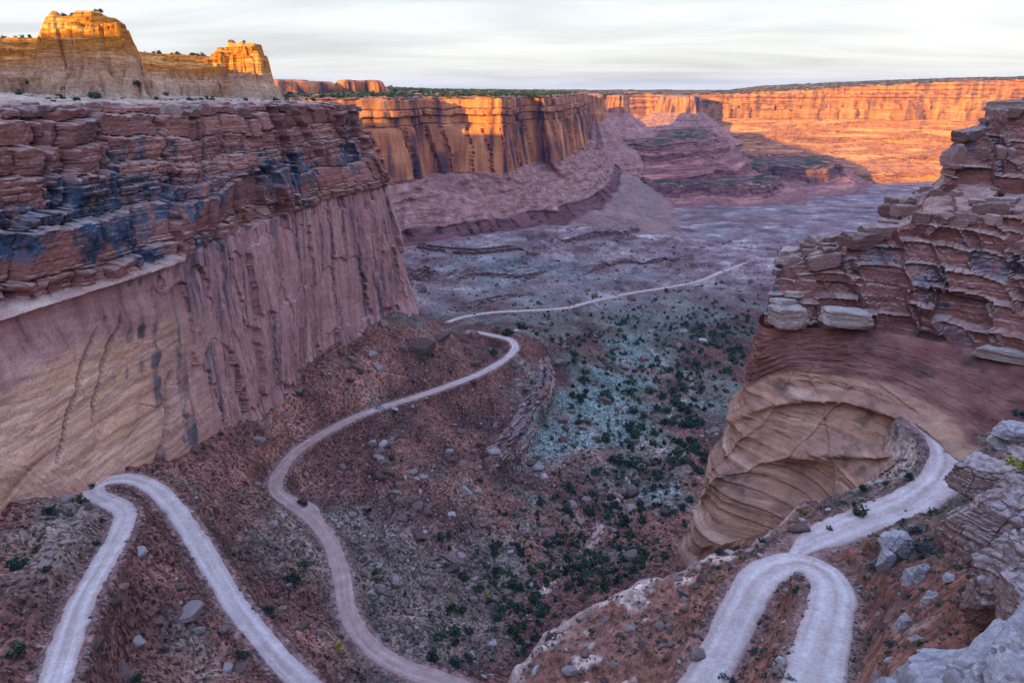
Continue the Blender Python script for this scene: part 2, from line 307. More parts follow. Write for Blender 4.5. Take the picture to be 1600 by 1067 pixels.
# ------------------------------------------------------------------ roads (centre lines with their own grade)
def road_line(pts): return catmull([at(*p) for p in pts], step=0.8)[0]
R_left = road_line([(58, 1150, -90), (85, 1067, -92.5), (102, 1010, -94), (130, 935, -98), (165, 872, -101.5), (190, 826, -104), (196, 803, -105), (182, 788, -105.7), (158, 780, -106.2), (145, 770, -106.6), (150, 759, -107.1), (170, 751, -107.6), (200, 748, -108.4), (236, 760, -109.8), (268, 790, -112), (305, 842, -115), (340, 900, -119), (375, 955, -121.8), (425, 1016, -125.5), (470, 1062, -128), (540, 1130, -131)])
R_mid = road_line([(800, 1110, -138), (700, 1066, -140), (625, 1040, -141.5), (572, 1003, -143), (543, 955, -144), (534, 900, -145), (519, 855, -145.8), (490, 812, -146.2), (455, 787, -146.4), (431, 766, -146.6), (434, 742, -148), (465, 703, -151), (520, 669, -154.5), (560, 650, -156.8), (595, 637, -158.5), (650, 620, -162), (700, 603, -165), (755, 581, -168), (792, 559, -170.5), (805, 543, -172), (797, 531, -173.5), (770, 524, -176), (735, 517, -181)])
R_far = road_line([(700, 503, -196), (725, 495, -198), (770, 488, -201), (830, 485, -203), (885, 481, -205), (920, 472, -207), (980, 459, -210), (1050, 448, -212), (1090, 440, -213), (1130, 424, -214), (1180, 408, -215), (1235, 401, -216), (1300, 396, -217)])
R_hair = road_line([(1060, 1130, -82.5), (1092, 1080, -80), (1110, 1050, -78.4), (1138, 995, -76), (1162, 945, -74.2), (1185, 908, -72.4), (1215, 888, -71), (1250, 882, -69.8), (1280, 892, -68.7), (1298, 915, -67.3), (1300, 950, -65.8), (1288, 1000, -64), (1272, 1062, -61.6), (1262, 1120, -59.5)])
R_alc = road_line([(1234, 878, -70.7), (1256, 856, -71.0), (1296, 835, -70.9), (1350, 813, -70), (1415, 789, -69), (1463, 757, -68), (1482, 722, -67), (1468, 690, -66), (1432, 660, -65.3)])
ROADS = dict(left=(R_left, 3.1), mid=(R_mid, 3.0), far=(R_far, 2.9), hair=(R_hair, 3.4), alc=(R_alc, 3.9))
def road_blend(x, y, z, names, pad=0.6, run=4.0):
    """cut and fill: bring the ground to the grade of the road near its centre line"""
    x = x.copy(); sh = x.shape; xf, yf, zf = x.ravel(), y.ravel(), z.ravel().copy(); rd = np.full(xf.shape, 99.0)
    for nme in names:
        R, hw = ROADS[nme]; S = R[::2]
        lo = S[:, :2].min(0)-14; hi = S[:, :2].max(0)+14
        c = np.where((xf > lo[0]) & (xf < hi[0]) & (yf > lo[1]) & (yf < hi[1]))[0]
        for a in range(0, len(c), 20000):
            q = c[a:a+20000]; d2 = (xf[q, None]-S[:, 0])**2+(yf[q, None]-S[:, 1])**2; i = d2.argmin(1); dmin = np.sqrt(d2[np.arange(len(q)), i])
            # distance to the segments beside the nearest sample
            d = dmin.copy(); zz = S[i, 2].copy()
            for k in (-1, 1):
                j = np.clip(i+k, 0, len(S)-1); e = S[j, :2]-S[i, :2]; l2 = (e**2).sum(1)+1e-9
                t = np.clip(((xf[q]-S[i, 0])*e[:, 0]+(yf[q]-S[i, 1])*e[:, 1])/l2, 0, 1)
                dd = np.hypot(xf[q]-S[i, 0]-t*e[:, 0], yf[q]-S[i, 1]-t*e[:, 1]); b = dd < d; d = np.where(b, dd, d); zz = np.where(b, S[i, 2]+t*(S[j, 2]-S[i, 2]), zz)
            b = d < rd[q]; w = 1-sst(hw+pad, hw+pad+run, d)
            zf[q] = np.where(b, lerp(zf[q], zz, w), zf[q]); rd[q] = np.minimum(rd[q], d)
    return zf.reshape(sh), rd.reshape(sh)
RS0 = np.random.RandomState(3)
def road_obj(nme, label, pale):
    R, hw = ROADS[nme]; n = len(R); t = np.gradient(R[:, :2], axis=0); t /= np.linalg.norm(t, axis=1, keepdims=True); nr = np.stack([t[:, 1], -t[:, 0]], 1)
    for _ in range(3): nr[1:-1] = (nr[:-2]+nr[1:-1]+nr[2:])/3
    k = 17; u = np.linspace(-1, 1, k); s = np.arange(n)*0.8
    wl_ = hw*(1+0.30*fbm2(s/19, s*0+0.3, 5, 5, 0.6)+0.05*np.convolve(RS0.randn(n), [0.25, 0.5, 0.25], 'same')); wr = hw*(1+0.30*fbm2(s/17, s*0+9.3, 6, 5, 0.6)+0.05*np.convolve(RS0.randn(n), [0.25, 0.5, 0.25], 'same'))
    if nme == 'mid': wr = wr+3.2*np.exp(-((np.linalg.norm(R-at(472, 795, -146.3), axis=1))/7.0)**2)
    w = np.where(u[None] < 0, wl_[:, None], wr[:, None])*u[None]
    if nme == 'alc': w *= (0.25+0.75*sst(0, 14, s))[:, None]*(1-0.6*sst(s[-1]-14, s[-1], s))[:, None]
    P = np.empty((n, k, 3)); P[..., 0] = R[:, 0, None]+nr[:, 0, None]*w; P[..., 1] = R[:, 1, None]+nr[:, 1, None]*w
    rut = -0.10*np.exp(-((np.abs(u)-0.42)/0.12)**2); P[..., 2] = R[:, 2, None]+0.16+rut[None]+0.02*noise2(s[:, None]/2.3, w/0.6, 4)
    P[:, 0, 2] -= 0.5; P[:, -1, 2] -= 0.5
    pa = pale(s)[:, None]*np.ones((1, k)); trk = np.exp(-((np.abs(u)-0.42)/0.2)**2)[None]; pa = np.clip(pa*(0.62+0.40*trk)+0.5*fbm2(s[:, None]/26, w/0.8, 3, 2), 0, 1)
    pa *= (1-0.75*sst(0.68, 1.0, np.abs(u)))[None]
    o = grid_obj('dirt_road', P, MATS['road'], {'pale': pa}, True, flip=True); tag(o, label, 'road', kind='structure'); return o

# ------------------------------------------------------------------ the canyon floor and talus (one sheet)
ctl = [(0, 760, -97), (60, 860, -97), (0, 1000, -90), (30, 930, -94), (225, 900, -108), (250, 1010, -112), (170, 1060, -104), (330, 800, -122), (380, 700, -133), (300, 720, -123), (420, 880, -130), (470, 960, -134), (560, 1060, -136),
       (420, 680, -138), (480, 600, -138), (560, 590, -146), (600, 540, -142), (640, 500, -138), (700, 540, -155), (740, 545, -163), (680, 500, -148), (620, 560, -147), (500, 640, -147), (540, 720, -157), (640, 690, -168), (740, 640, -175), (820, 600, -180), (850, 560, -183), (640, 850, -160), (600, 780, -158), (760, 740, -176), (720, 830, -168),
       (640, 960, -155), (700, 1000, -153), (750, 1050, -150), (800, 980, -166), (830, 920, -178), (850, 870, -184), (920, 850, -190), (870, 790, -185), (900, 700, -192), (960, 780, -197), (1000, 740, -201), (1060, 620, -209), (880, 620, -197), (930, 560, -205), (1000, 520, -211), (1100, 530, -215), (1180, 470, -219), (1050, 800, -196), (1080, 740, -196), (1010, 860, -186), (960, 900, -178), (1130, 640, -208),
       (840, 440, -205), (760, 455, -201), (700, 470, -198), (900, 420, -206), (1000, 400, -215), (1100, 380, -220), (1200, 350, -224), (1300, 340, -226), (900, 360, -194), (820, 400, -198), (1000, 340, -210), (1100, 320, -226), (720, 420, -196)]
pts = [at(*p) for p in ctl]
pts += [np.array(p, float) for p in [(-150, 470, -150), (-200, 560, -190), (-250, 700, -205), (-100, 520, -172), (-60, 500, -170), (-160, 260, -125), (-170, 160, -95), (-150, 100, -85), (-100, 70, -82), (-120, 40, -70), (-60, 40, -78), (0, 45, -100), (30, 60, -115), (-60, 95, -100), (-20, 105, -125), (10, 120, -138), (60, 150, -150), (110, 220, -170), (150, 300, -185), (220, 400, -190), (350, 520, -205), (480, 700, -215), (40, 180, -165), (-10, 480, -183), (500, 900, -222), (900, 1100, -228), (-500, 1050, -205), (-200, 1000, -206), (0, 1100, -215), (400, 1130, -228), (700, 900, -220)]]
for nme in ('left', 'mid', 'far'): pts += list(ROADS[nme][0][::14])
TF = tps_fit(np.array(pts), 1e-3)
NR, NC = 800, 610; Y0, Y1, CY, U0, U1 = 42.0, 1160.0, 40.0, -0.92, 0.84
gy = (Y0+CY)*((Y1+CY)/(Y0+CY))**(np.arange(NR)/(NR-1))-CY; gu = np.linspace(U0, U1, NC)
GX = gu[None]*(gy[:, None]+CY); GY = np.repeat(gy[:, None], NC, 1)
Z = tps_eval(TF, GX, GY); Zs = Z.copy(); gpx, gpy, gd = project(np.stack([GX, GY, Z], -1))
def pblob(px, py, rx, ry, x=None, y=None): return np.exp(-(((gpx if x is None else x)-px)/rx)**2-(((gpy if y is None else y)-py)/ry)**2)
# relief: gullies running down the slopes, hummocks, ledges of the lower beds
dist = np.hypot(GX, GY)
Z += 2.2*fbm2(GX/38, GY/38, 3, 4)+0.9*fbm2(GX/9, GY/9, 4, 3)*sst(900, 250, dist)+0.35*noise2(GX/2.1, GY/2.1, 6)*sst(420, 200, dist)
rug = fbm2(GX/60, GY/60, 12, 3); Z += np.abs(fbm2(GX/17+rug, GY/26, 13, 3))*-3.0
cellx = np.floor(GX/3.1+0.6*noise2(GX/6, GY/6, 21)); celly = np.floor(GY/3.6+0.6*noise2(GX/6, GY/6, 22)); bl = rnd(cellx, celly, 23)
Z += np.where(bl > 0.72, (bl-0.72)*4.2, 0)*sst(560, 300, dist)
far_m = sst(560, 760, GY-0.25*GX+30*rug)
Z += far_m*(11*fbm2(GX/120, GY/120, 32, 4)-7*np.abs(fbm2(GX/70, GY/95, 33, 4)))*(0.35+0.65*sst(3, 30, np.abs(GX*0+40)))
stepz = Z/7.0+0.25*fbm2(GX/80, GY/80, 31, 3); fr = stepz-np.floor(stepz); Z += far_m*(sst(0.42, 0.56, fr)-fr)*6.2
DROP = catmull([at(*p) for p in [(846, 528, -181), (858, 552, -182.5), (866, 580, -184), (862, 610, -184), (842, 638, -182), (830, 668, -180.5), (800, 702, -178), (768, 736, -174.5), (745, 752, -172)]], step=1.5)[0]
def signed(x, y, L):
    d = np.full(x.size, 60.0); xf, yf = x.ravel(), y.ravel(); q = np.where((xf > L[:, 0].min()-45) & (xf < L[:, 0].max()+45) & (yf > L[:, 1].min()-45) & (yf < L[:, 1].max()+45))[0]; t = np.gradient(L[:, :2], axis=0); w = np.zeros(x.size)
    for a in range(0, len(q), 20000):
        b = q[a:a+20000]; d2 = (xf[b, None]-L[:, 0])**2+(yf[b, None]-L[:, 1])**2; i = d2.argmin(1); sg_ = t[i, 0]*(yf[b]-L[i, 1])-t[i, 1]*(xf[b]-L[i, 0]); d[b] = np.sqrt(d2[np.arange(len(b)), i])*np.where(sg_ > 0, 1, -1); w[b] = np.clip(np.minimum(i, len(L)-1-i)/(0.18*len(L)), 0, 1)
    return d.reshape(x.shape), w.reshape(x.shape)
dd_, dw_ = signed(GX, GY, DROP); dd_ = dd_+1.5*noise2(GX/7, GY/7, 34); Z += dw_*np.where(dd_ > 0, -6.5*sst(0, 1.8, dd_)*np.exp(-(dd_/26)**2), 4.0*np.exp(-(dd_/15)**2)-4.0*sst(-1.2, 0, dd_))
Z -= 2.2*sst(0.16, 0.0, np.abs(fbm2(GX/34+0.3*rug, GY/52, 35, 2)))*sst(4, 10, np.hypot(0*GX, 12))*sst(700, 500, GY)
Z -= 16*sst(1040, 1160, GY)
Z, RD = road_blend(GX, GY, Z, ('left', 'mid', 'far'))
nb = fbm2(GX/45, GY/45, 41, 4)
# the pale dry wash that winds down the middle of the canyon
WASH = catmull([at(*p) for p in [(840, 930, -178), (900, 870, -187), (955, 800, -195), (985, 745, -200), (1040, 690, -205), (1050, 640, -208), (1085, 600, -210), (1040, 560, -210), (1010, 530, -211), (1020, 510, -212)]], step=2.0)[0]
q = np.where((GX.ravel() > -20) & (GX.ravel() < 260) & (GY.ravel() > 190) & (GY.ravel() < 680))[0]; wd_ = np.full(GX.size, 99.0)
for a in range(0, len(q), 20000):
    b = q[a:a+20000]; wd_[b] = np.sqrt(((GX.ravel()[b, None]-WASH[:, 0])**2+(GY.ravel()[b, None]-WASH[:, 1])**2).min(1))
wd_ = wd_.reshape(GX.shape); wash = sst(4.5, 1.5, wd_+5*np.abs(nb)+2*noise2(GX/4, GY/4, 77)); Z -= 1.2*wash
A = dict(far=far_m*np.clip(0.85+0.5*nb, 0, 1), wash=wash*0.45*sst(-0.2, 0.25, fbm2(GX/11, GY/11, 43, 2)))
tl = sum(pblob(*b) for b in [(940, 640, 60, 50), (890, 610, 30, 45), (1000, 560, 90, 60), (830, 700, 45, 60), (900, 680, 60, 30), (1060, 720, 60, 90), (900, 430, 200, 40), (760, 400, 80, 40)])
A['teal'] = np.clip(sst(0.35, 1.1, tl*0.8+1.1*nb+0.5*fbm2(GX/9, GY/9, 42, 3))*0.42, 0, 1)
gl = sum(pblob(*b) for b in [(1000, 640, 200, 150), (700, 880, 190, 110), (640, 1000, 120, 90), (560, 900, 60, 90), (420, 850, 80, 70), (90, 850, 80, 80), (900, 460, 350, 60), (300, 1000, 90, 70)])
A['grn'] = (1-0.55*sst(740, 820, gpy)*sst(860, 760, gpx))*np.clip(sst(0.2, 0.95, gl*0.8+0.9*nb+0.3*fbm2(GX/9, GY/9, 44, 3))*0.9, 0, 1)
rl = sum(pblob(*b) for b in [(600, 560, 120, 60), (1010, 700, 60, 18), (1050, 820, 50, 50), (470, 640, 90, 40), (1060, 590, 70, 16)])
A['red'] = np.clip(sst(0.5, 1.2, rl+0.7*nb)*0.45, 0, 1)
A['verge'] = RD-3.1
A['stony'] = np.clip(0.75*sst(700, 250, dist)+0.15, 0, 1)*sst(3, 6, RD)
TERR = np.stack([GX, GY, Z], -1)
pathx = np.interp(gy, [42, 110, 150, 200, 240, 300, 400, 440, 460, 500], [-200, -165, -155, -145, -140, -135, -120, -110, -130, -500])
keep = (GX > pathx[:, None]-12) & ~((GX > 30) & (GY < 95)) & ~((GX > 80) & (GY < 150))
tag(grid_obj('ground', TERR, MATS['ground'], A, False, flip=False, mask=keep), 'stony red and grey-green floor and talus slopes of the canyon', 'ground', kind='structure')
def gz(x, y):
    """height of the canyon floor under plan points"""
    x = np.asarray(x, float); y = np.asarray(y, float)
    r = np.clip(np.log((y+CY)/(Y0+CY))/np.log((Y1+CY)/(Y0+CY))*(NR-1), 0, NR-1.001); c = np.clip((x/(y+CY)-U0)/(U1-U0)*(NC-1), 0, NC-1.001)
    i = r.astype(int); j = c.astype(int); fr_ = r-i; fc = c-j
    return (Z[i, j]*(1-fc)+Z[i, j+1]*fc)*(1-fr_)+(Z[i+1, j]*(1-fc)+Z[i+1, j+1]*fc)*fr_
road_obj('left', 'pale dirt road with a tight hairpin below the tan sandstone wall', lambda s: 0.85-0.75*sst(185, 260, s))
road_obj('mid', 'pinkish dirt road winding down the talus slope past the dark parked car', lambda s: 0.12+0.45*sst(190, 330, s))
road_obj('far', 'thin dirt road crossing the distant valley floor', lambda s: 0.45+0*s)
print('terrain', time.time()-T0)

# ------------------------------------------------------------------ left wall: bedded cliff above massive sandstone
base = [(-136, 105, -78), (-128, 150, -88), (-122, 172, -104), (-119, 200, -118), (-114, 240, -131), (-110, 290, -132), (-104, 351, -130), (-86, 400, -129), (-67, 438, -128), (-74, 466, -130), (-130, 492, -140), (-210, 505, -150)]
cont = [(-152, 115, -55), (-134, 170, -55), (-126, 196, -55), (-120, 222, -55), (-115, 246, -55), (-111, 298, -55), (-98, 352, -55), (-90, 390, -55), (-78, 427, -55), (-84, 452, -55), (-135, 478, -55), (-210, 490, -55)]
rim = [(-168, 130, -3), (-150, 211, -4.5), (-143, 232, -5), (-136, 256, -5.3), (-128, 282, -5.7), (-121, 318, -6.3), (-112, 358, -7), (-106, 392, -7.6), (-98, 424, -8.5), (-103, 440, -8.5), (-142, 464, -8), (-210, 475, -8)]
low = [(x+2.5, y-1, z-16) for x, y, z in base]
back = [(x-14, y+(4 if i < 8 else -6), z+1.5) for i, (x, y, z) in enumerate(rim)]
B, s, fr = loft([low, base, cont, rim, back], 800, [10, 140, 108, 10], ref=2)
N = outward(B, 1); S = np.repeat(s[None], B.shape[0], 0); FR = np.repeat(fr[:, None], B.shape[1], 1); ZZ = B[..., 2]
wing = sst(2.03, 1.985, FR+0.012*noise2(S/11, ZZ/9, 2))
# stepped set-back of the bedded part: plan position follows whole beds, so ledges show between them
bb = blocks(S, ZZ, 13, (18, 50), (10, 34), 2.5, 0.15); ZK = ZZ+4.0*(bb['h3']-0.5); bk = blocks(S, ZK, 11, (3.0, 15.0), (6, 27), 2.2, 0.12); bs = blocks(S, ZK+1.5*bk['h2'], 12, (0.8, 2.8), (1.6, 6), 0.7)
fk = (ZZ+55)/49+0.05*noise2(S/30, ZZ/20, 14); thin = 0.2+0.85*np.exp(-((fk-0.58)/0.14)**2)+0.5*np.exp(-((fk-0.12)/0.08)**2); thick = 1.25-0.6*np.exp(-((fk-0.58)/0.13)**2)
d_k = thick*(3.2*(bk['h1']-0.45)+0.8*(bk['hl']-0.5))+thin*(1.2*(bs['h1']-0.5)+1.0*(bs['hl']-0.5))+6.5*(bb['h1']-0.5)+5.0*(bb['h2']-0.5)*bb['u']*2+2.8*(bk['h2']-0.5)*bk['u']*2+1.3*(bk['h3']-0.6)*bk['v']*2
d_k -= thick*(2.8*sst(0.55, 0.1, bk['joint'])+1.7*sst(0.45, 0.1, bk['bed']))+thin*(0.8*sst(0.45, 0.0, bs['joint'])*(bs['h2'] > 0.4)+0.7*sst(0.4, 0.0, bs['bed']))+5.0*sst(0.9, 0.1, bb['joint'])
d_k += 5.0*fbm2(S/45, ZZ/30, 15, 3)+0.35*noise2(S/1.3, ZZ/1.1, 16)
def lean_of(B, N):
    dB = np.gradient(B, axis=0); return np.clip(-(dB[..., :2]*N).sum(-1)/np.maximum(dB[..., 2], 0.05), -0.2, 1.3)
d_k += lean_of(B, N)*bk['v']*bk['Tk']-0.12*bk['v']*bk['Tk']
wj = blocks(S+2.5*noise2(S/14, ZZ/22, 18), ZZ+6*noise2(S/9, ZZ/30, 20), 17, (18, 50), (8, 34), 8.0, 0.12); ws = blocks(S+1.5*noise2(S/7, ZZ/12, 21), ZZ, 19, (9, 30), (2.5, 9), 3.0, 0.12)
smooth_l = sst(150, 95, S+12*noise2(ZZ/20, S/40, 3))           # the near end of the wall is smooth, cross-bedded rock
d_w = 3.4*(wj['h1']-0.5)+5.0*(wj['h2']-0.5)*wj['u']+2.5*(wj['h3']-0.5)*wj['v']+0.35*(ws['h1']-0.5)+0.5*(ws['h2']-0.5)*ws['u']+1.2*fbm2(S/7, ZZ/16, 47, 3)-3.0*sst(0.6, 0.05, wj['joint'])*(wj['h3'] > 0.25)-0.6*sst(0.5, 0, ws['joint'])*(ws['h2'] > 0.75)-0.8*sst(0.5, 0, wj['bed'])+0.25*noise2(S/1.5, ZZ/3, 24)
bedw = ZZ+0.06*S+2.0*noise2(S/40, ZZ/25, 26)
d_s = 1.6*fbm2(S/30, ZZ/14, 25, 4)+0.5*noise2(S/120, bedw/4.4, 27)+0.2*noise2(S/60, bedw/1.6, 28)+0.15*noise2(S/1.5, ZZ/1.5, 49)+3.2*sst(0, 1, noise2(S/26, ZZ/28, 29))
sj_ = S+1.4*noise2(S/9, ZZ/6, 44)+0.5*noise2(S/3, ZZ/2, 45)
for s0, sl, wd0, dp, za, zb_ in ((80, 0.55, 0.55, 4.0, -98, -66), (89, 0.50, 0.6, 4.5, -94, -64), (121, 0.28, 0.7, 4.0, -130, -90), (128, 0.2, 0.5, 3.0, -120, -96)):
    d_s -= dp*np.exp(-((sj_-s0-sl*(ZZ+85))/(wd0*(0.5+0.8*sst(za, (za+zb_)/2, ZZ))))**2)*sst(za, za+8, ZZ)*sst(zb_, zb_-6, ZZ)
d_w = lerp(d_w, d_s, smooth_l)+4.0*fbm2(S/55, ZZ/70, 30, 3)
ledge = 3.5*np.exp(-((FR-1.99)/0.018)**2)*sst(140, 100, S)      # a pale ledge tops the smooth part
D = lerp(d_k, d_w, wing)*np.where(FR > 3, np.clip(1-(FR-3)*1.2, 0, 1), 1)+ledge
P = B.copy(); P[..., :2] += N*D[..., None]
P[..., 2] += np.where(FR > 2.97, 0.8*fbm2(S/7, FR*6, 31, 3)+1.2*(bk['h1']-0.5), 0.0)+0.15*noise2(S/1.1, ZZ/0.9, 33)
vr = fbm2(S/70, ZZ/22, 34, 3)
varn = np.where(wing < 0.5, sst(0.40, 0.62, bk['h3']*0.28+bs['h3']*0.08+0.07+0.5*fbm2(S/9, ZZ/26, 48, 4)+0.7*vr+0.36*np.exp(-((ZZ+38)/11)**2)*sst(330, 220, S)-0.12*sst(-24, -12, ZZ)), sst(0.04, 0.40, fbm2(S/4, ZZ/70, 35, 4)+0.35*(wj['h3']-0.55)+0.45*np.exp(-((S-118)/24)**2)-0.50*smooth_l+0.30*smooth_l*sst(0.0, 0.35, noise2(S/50, (ZZ+0.10*S)/5.5, 46)))*0.8)
tone = np.clip(0.5*bk['h2']+0.3*bs['h2']+0.2*bb['h2']+0.25*vr, 0, 1)
tan_ = np.clip(smooth_l*sst(-66, -78, ZZ+4*noise2(S/30, ZZ/10, 36))+0.3*np.exp(-((FR-2)/0.03)**2)*sst(160, 120, S), 0, 1)
pale = np.clip(np.exp(-((FR-1.995)/0.02)**2)*sst(135, 105, S)*sst(30, 60, S)*1.2*sst(-0.4, 0.3, noise2(S/13, ZZ/2, 38)), 0, 1)+0.75*sst(0.3, 1.0, FR-2.98)
LEFTP = P
tag(grid_obj('canyon_cliff', P, MATS['cliff'], dict(tone=tone, wing=wing, varn=varn, tan=tan_, pale=np.clip(pale, 0, 1)), False, flip=True), 'long left cliff of mauve blocks and dark varnish above tan cross-bedded rock', 'cliff', kind='structure')
print('left', time.time()-T0)

# ------------------------------------------------------------------ upland above the left wall: bench, two buttes, unseen upland behind that blocks the sun
def sdf_poly(x, y, poly):
    poly = np.asarray(poly, float); d = np.full(x.shape, 1e9); ins = np.zeros(x.shape, bool); n = len(poly)
    for i in range(n):
        a = poly[i]; b = poly[(i+1) % n]; e = b-a; t = np.clip(((x-a[0])*e[0]+(y-a[1])*e[1])/(e@e), 0, 1)
        d = np.minimum(d, np.hypot(x-a[0]-t*e[0], y-a[1]-t*e[1]))
        c = ((a[1] > y) != (b[1] > y)) & (x < (b[0]-a[0])*(y-a[1])/(b[1]-a[1]+1e-12)+a[0]); ins ^= c
    return np.where(ins, d, -d)      # positive inside
UPOLY = [(-420, 150), (-300, 205), (-238, 262), (-196, 294), (-162, 287), (-150, 296), (-160, 326), (-184, 358), (-170, 396), (-158, 411), (-140, 412), (-133, 424), (-146, 446), (-210, 462), (-420, 480)]
ux, uy = np.meshgrid(np.arange(-290, -96, 0.80), np.arange(130, 500, 0.95))
rimx = np.interp(uy, [100, 130, 211, 256, 318, 358, 392, 424, 440, 464, 480], [-175, -168, -150, -136, -121, -112, -106, -98, -103, -142, -230])
inn = rimx-10-ux
bz = np.interp(uy, [110, 211, 286, 358, 424, 480], [-2, -3.6, -4.4, -5.8, -7.2, -7])+0.055*np.clip(inn, -30, 60)+0.9*fbm2(ux/11, uy/11, 51, 4)+0.25*noise2(ux/2, uy/2, 52)
wx = ux+3.0*fbm2(ux/14, uy/14, 53, 3); wy = uy+3.0*fbm2(ux/14, uy/14, 54, 3)
sd = sdf_poly(wx, wy, UPOLY)+2.6*np.abs(noise2(ux/6, uy/6, 55))-1.6*sst(0.12, 0, np.abs(noise2(ux/9, uy/9, 60)))-0.8
H = 22+3*fbm2(ux/40, uy/40, 56, 3)
b1 = np.exp(-((ux+170)/23)**6-((uy-305)/26)**6)*(0.9+0.25*fbm2(ux/10, uy/10, 64, 2)); b2 = np.exp(-((ux+152)/17)**6-((uy-430)/22)**6)*(0.85+0.4*fbm2(ux/8, uy/8, 65, 2))
H = H+11*b1+10.5*b2-5*np.exp(-((ux+250)/30)**2-((uy-290)/40)**2)
lay = lambda d, a, b: sst(a, b, d)
prof = 0.30*lay(sd, -0.3, 1.0)+0.10*lay(sd, 1.0, 5)+0.22*lay(sd, 4.5, 6.5)+0.26*lay(sd, 7, 11)+0.12*lay(sd, 9, 24)
prof_b = 0.22*lay(sd, -0.3, 1.2)+0.08*lay(sd, 1.2, 3)+0.62*lay(sd, 2.6, 6.5)+0.08*lay(sd, 6, 14)
pb = np.clip(b1+b2, 0, 1); pr = lerp(prof, prof_b, pb)
uz = bz+H*pr; flute = np.abs(fbm2(ux/6, uy/6, 57, 3)); uz -= 9.0*flute*sst(0.25, 0.6, pr)*sst(1.0, 0.8, pr)*pb
q = uz/2.3+0.3*noise2(ux/20, uy/20, 58); qf = q-np.floor(q); uz += np.where(pr > 0.05, (sst(0.3, 0.75, qf)-qf)*1.5, 0)+0.25*noise2(ux/1.7, uy/1.7, 59)
uz = np.where(inn < 4, np.minimum(uz, -3-0.55*(4-inn)), uz)   # slips under the brow of the wall
UP = np.stack([ux, uy, uz], -1)
tag(grid_obj('sandstone_upland', UP, MATS['top'], dict(rock=np.clip(0.35*sst(0.04, 0.2, pr)+0.65*sst(0.35, 0.7, pr), 0, 1)), False, mask=inn > -4), 'pale bench and two sunlit sandstone buttes above the left cliff', 'mesa', kind='structure')  # rock mask drops at the butte feet, painting their shade as greyer colour
# unseen upland left and behind the viewpoint, its height shaped to block the sun
cx, cy = np.meshgrid(np.arange(-2600, 1300, 18.0), np.arange(-1500, 760, 18.0))
BP = [(-2600, 760), (-700, 740), (-470, 640), (-330, 500), (-215, 468), (-215, 330), (-262, 270), (-330, 200), (-310, 90), (-200, 0), (-120, -50), (-30, -45), (80, -60), (180, -60), (300, 40), (420, 130), (700, 160), (1300, 120), (1300, -1500), (-2600, -1500)]
sd2 = sdf_poly(cx+12*fbm2(cx/60, cy/60, 61, 2), cy+12*fbm2(cx/60, cy/60, 62, 2), BP)
cz = -14+sst(-4, 22, sd2)*12+sst(15, 60, sd2)*(24+9*fbm2(cx/110, cy/110, 63, 3)+42*sst(150, -150, cy+0.35*cx)+10*sst(-250, -700, cx))-sst(0, -40, sd2)*40
tag(grid_obj('sun_blocking_upland', np.stack([cx, cy, cz], -1), MATS['top'], dict(rock=np.full(cx.shape, 0.8)), False, mask=(sd2 > -30)), 'unseen sandstone upland beyond the left buttes and behind the viewpoint, shaped to block the sun', 'mesa', kind='structure')

# ------------------------------------------------------------------ right side: near bench with the switchback, slickrock bowl, bedded cliff
bp = [(1050, 950, -81), (900, 1000, -84.5), (850, 1040, -87), (960, 960, -83), (1090, 885, -78.5), (1170, 862, -75.5), (1000, 915, -81), (1100, 980, -79), (1000, 1040, -83), (920, 1060, -86), (1220, 1000, -71.5), (1230, 950, -71.5), (1215, 1060, -72), (1250, 795, -76), (1200, 838, -78), (1300, 790, -73), (1380, 768, -71), (1330, 770, -74.5), (1160, 850, -80), (1390, 738, -72.5), (1412, 702, -70), (1352, 760, -74.5), (1300, 800, -74.5),
      (1350, 1040, -62.5), (1350, 950, -64.5), (1345, 880, -67), (1400, 1000, -57), (1400, 940, -60), (1450, 900, -58), (1400, 860, -64), (1450, 830, -62), (1500, 820, -58), (1470, 960, -52), (1520, 900, -50), (1520, 780, -62), (1560, 820, -52), (1600, 900, -42), (1600, 1000, -34)]
bpt = [at(*p) for p in bp]+[np.array(p, float) for p in [(26, 42, -58), (45, 40, -46), (60, 60, -44), (80, 80, -52), (100, 100, -58), (75, 40, -30), (110, 60, -36), (8, 60, -80), (20, 50, -70), (130, 110, -52), (95, 125, -66), (100, 140, -78), (60, 135, -88), (75, 129, -83), (67, 125, -83), (84, 134, -80), (15, 40, -66), (20, 18, -45), (45, 15, -28), (80, 15, -18), (5, 20, -55)]]
for nme in ('hair', 'alc'): bpt += list(ROADS[nme][0][::6])
BF = tps_fit(np.array(bpt), 2e-3)
rx, ry = np.meshgrid(np.arange(-14, 132, 0.40), np.arange(14, 150, 0.40)); rz = tps_eval(BF, rx, ry)
rz = np.clip(rz, -104, -14)
RP = [(-6, 10), (-4, 70), (0.5, 87), (5.8, 92), (14, 96.5), (23, 99), (33, 102), (41, 105), (49, 109.5), (57, 117), (64, 128), (72, 142), (90, 170), (140, 170), (140, 0), (-6, 0)]
sd3 = sdf_poly(rx+1.6*fbm2(rx/7, ry/7, 71, 3), ry+1.6*fbm2(rx/7, ry/7, 72, 3), RP)
dome = fbm2(rx/13, ry/13, 73, 3)
rug3 = sst(44, 60, rx+0.3*ry-22); rz += 0.9*fbm2(rx/9, ry/9, 74, 4)+0.35*fbm2(rx/2.2, ry/2.2, 75, 3)+rug3*(2.2*fbm2(rx/6, ry/6, 93, 3)+1.2*np.abs(fbm2(rx/2.5, ry/2.5, 94, 3)))+np.where(rnd(np.floor(rx/1.3+0.5*noise2(rx, ry, 1)), np.floor(ry/1.4+0.5*noise2(rx, ry, 2)), 95) > 0.9, 0.35, 0)
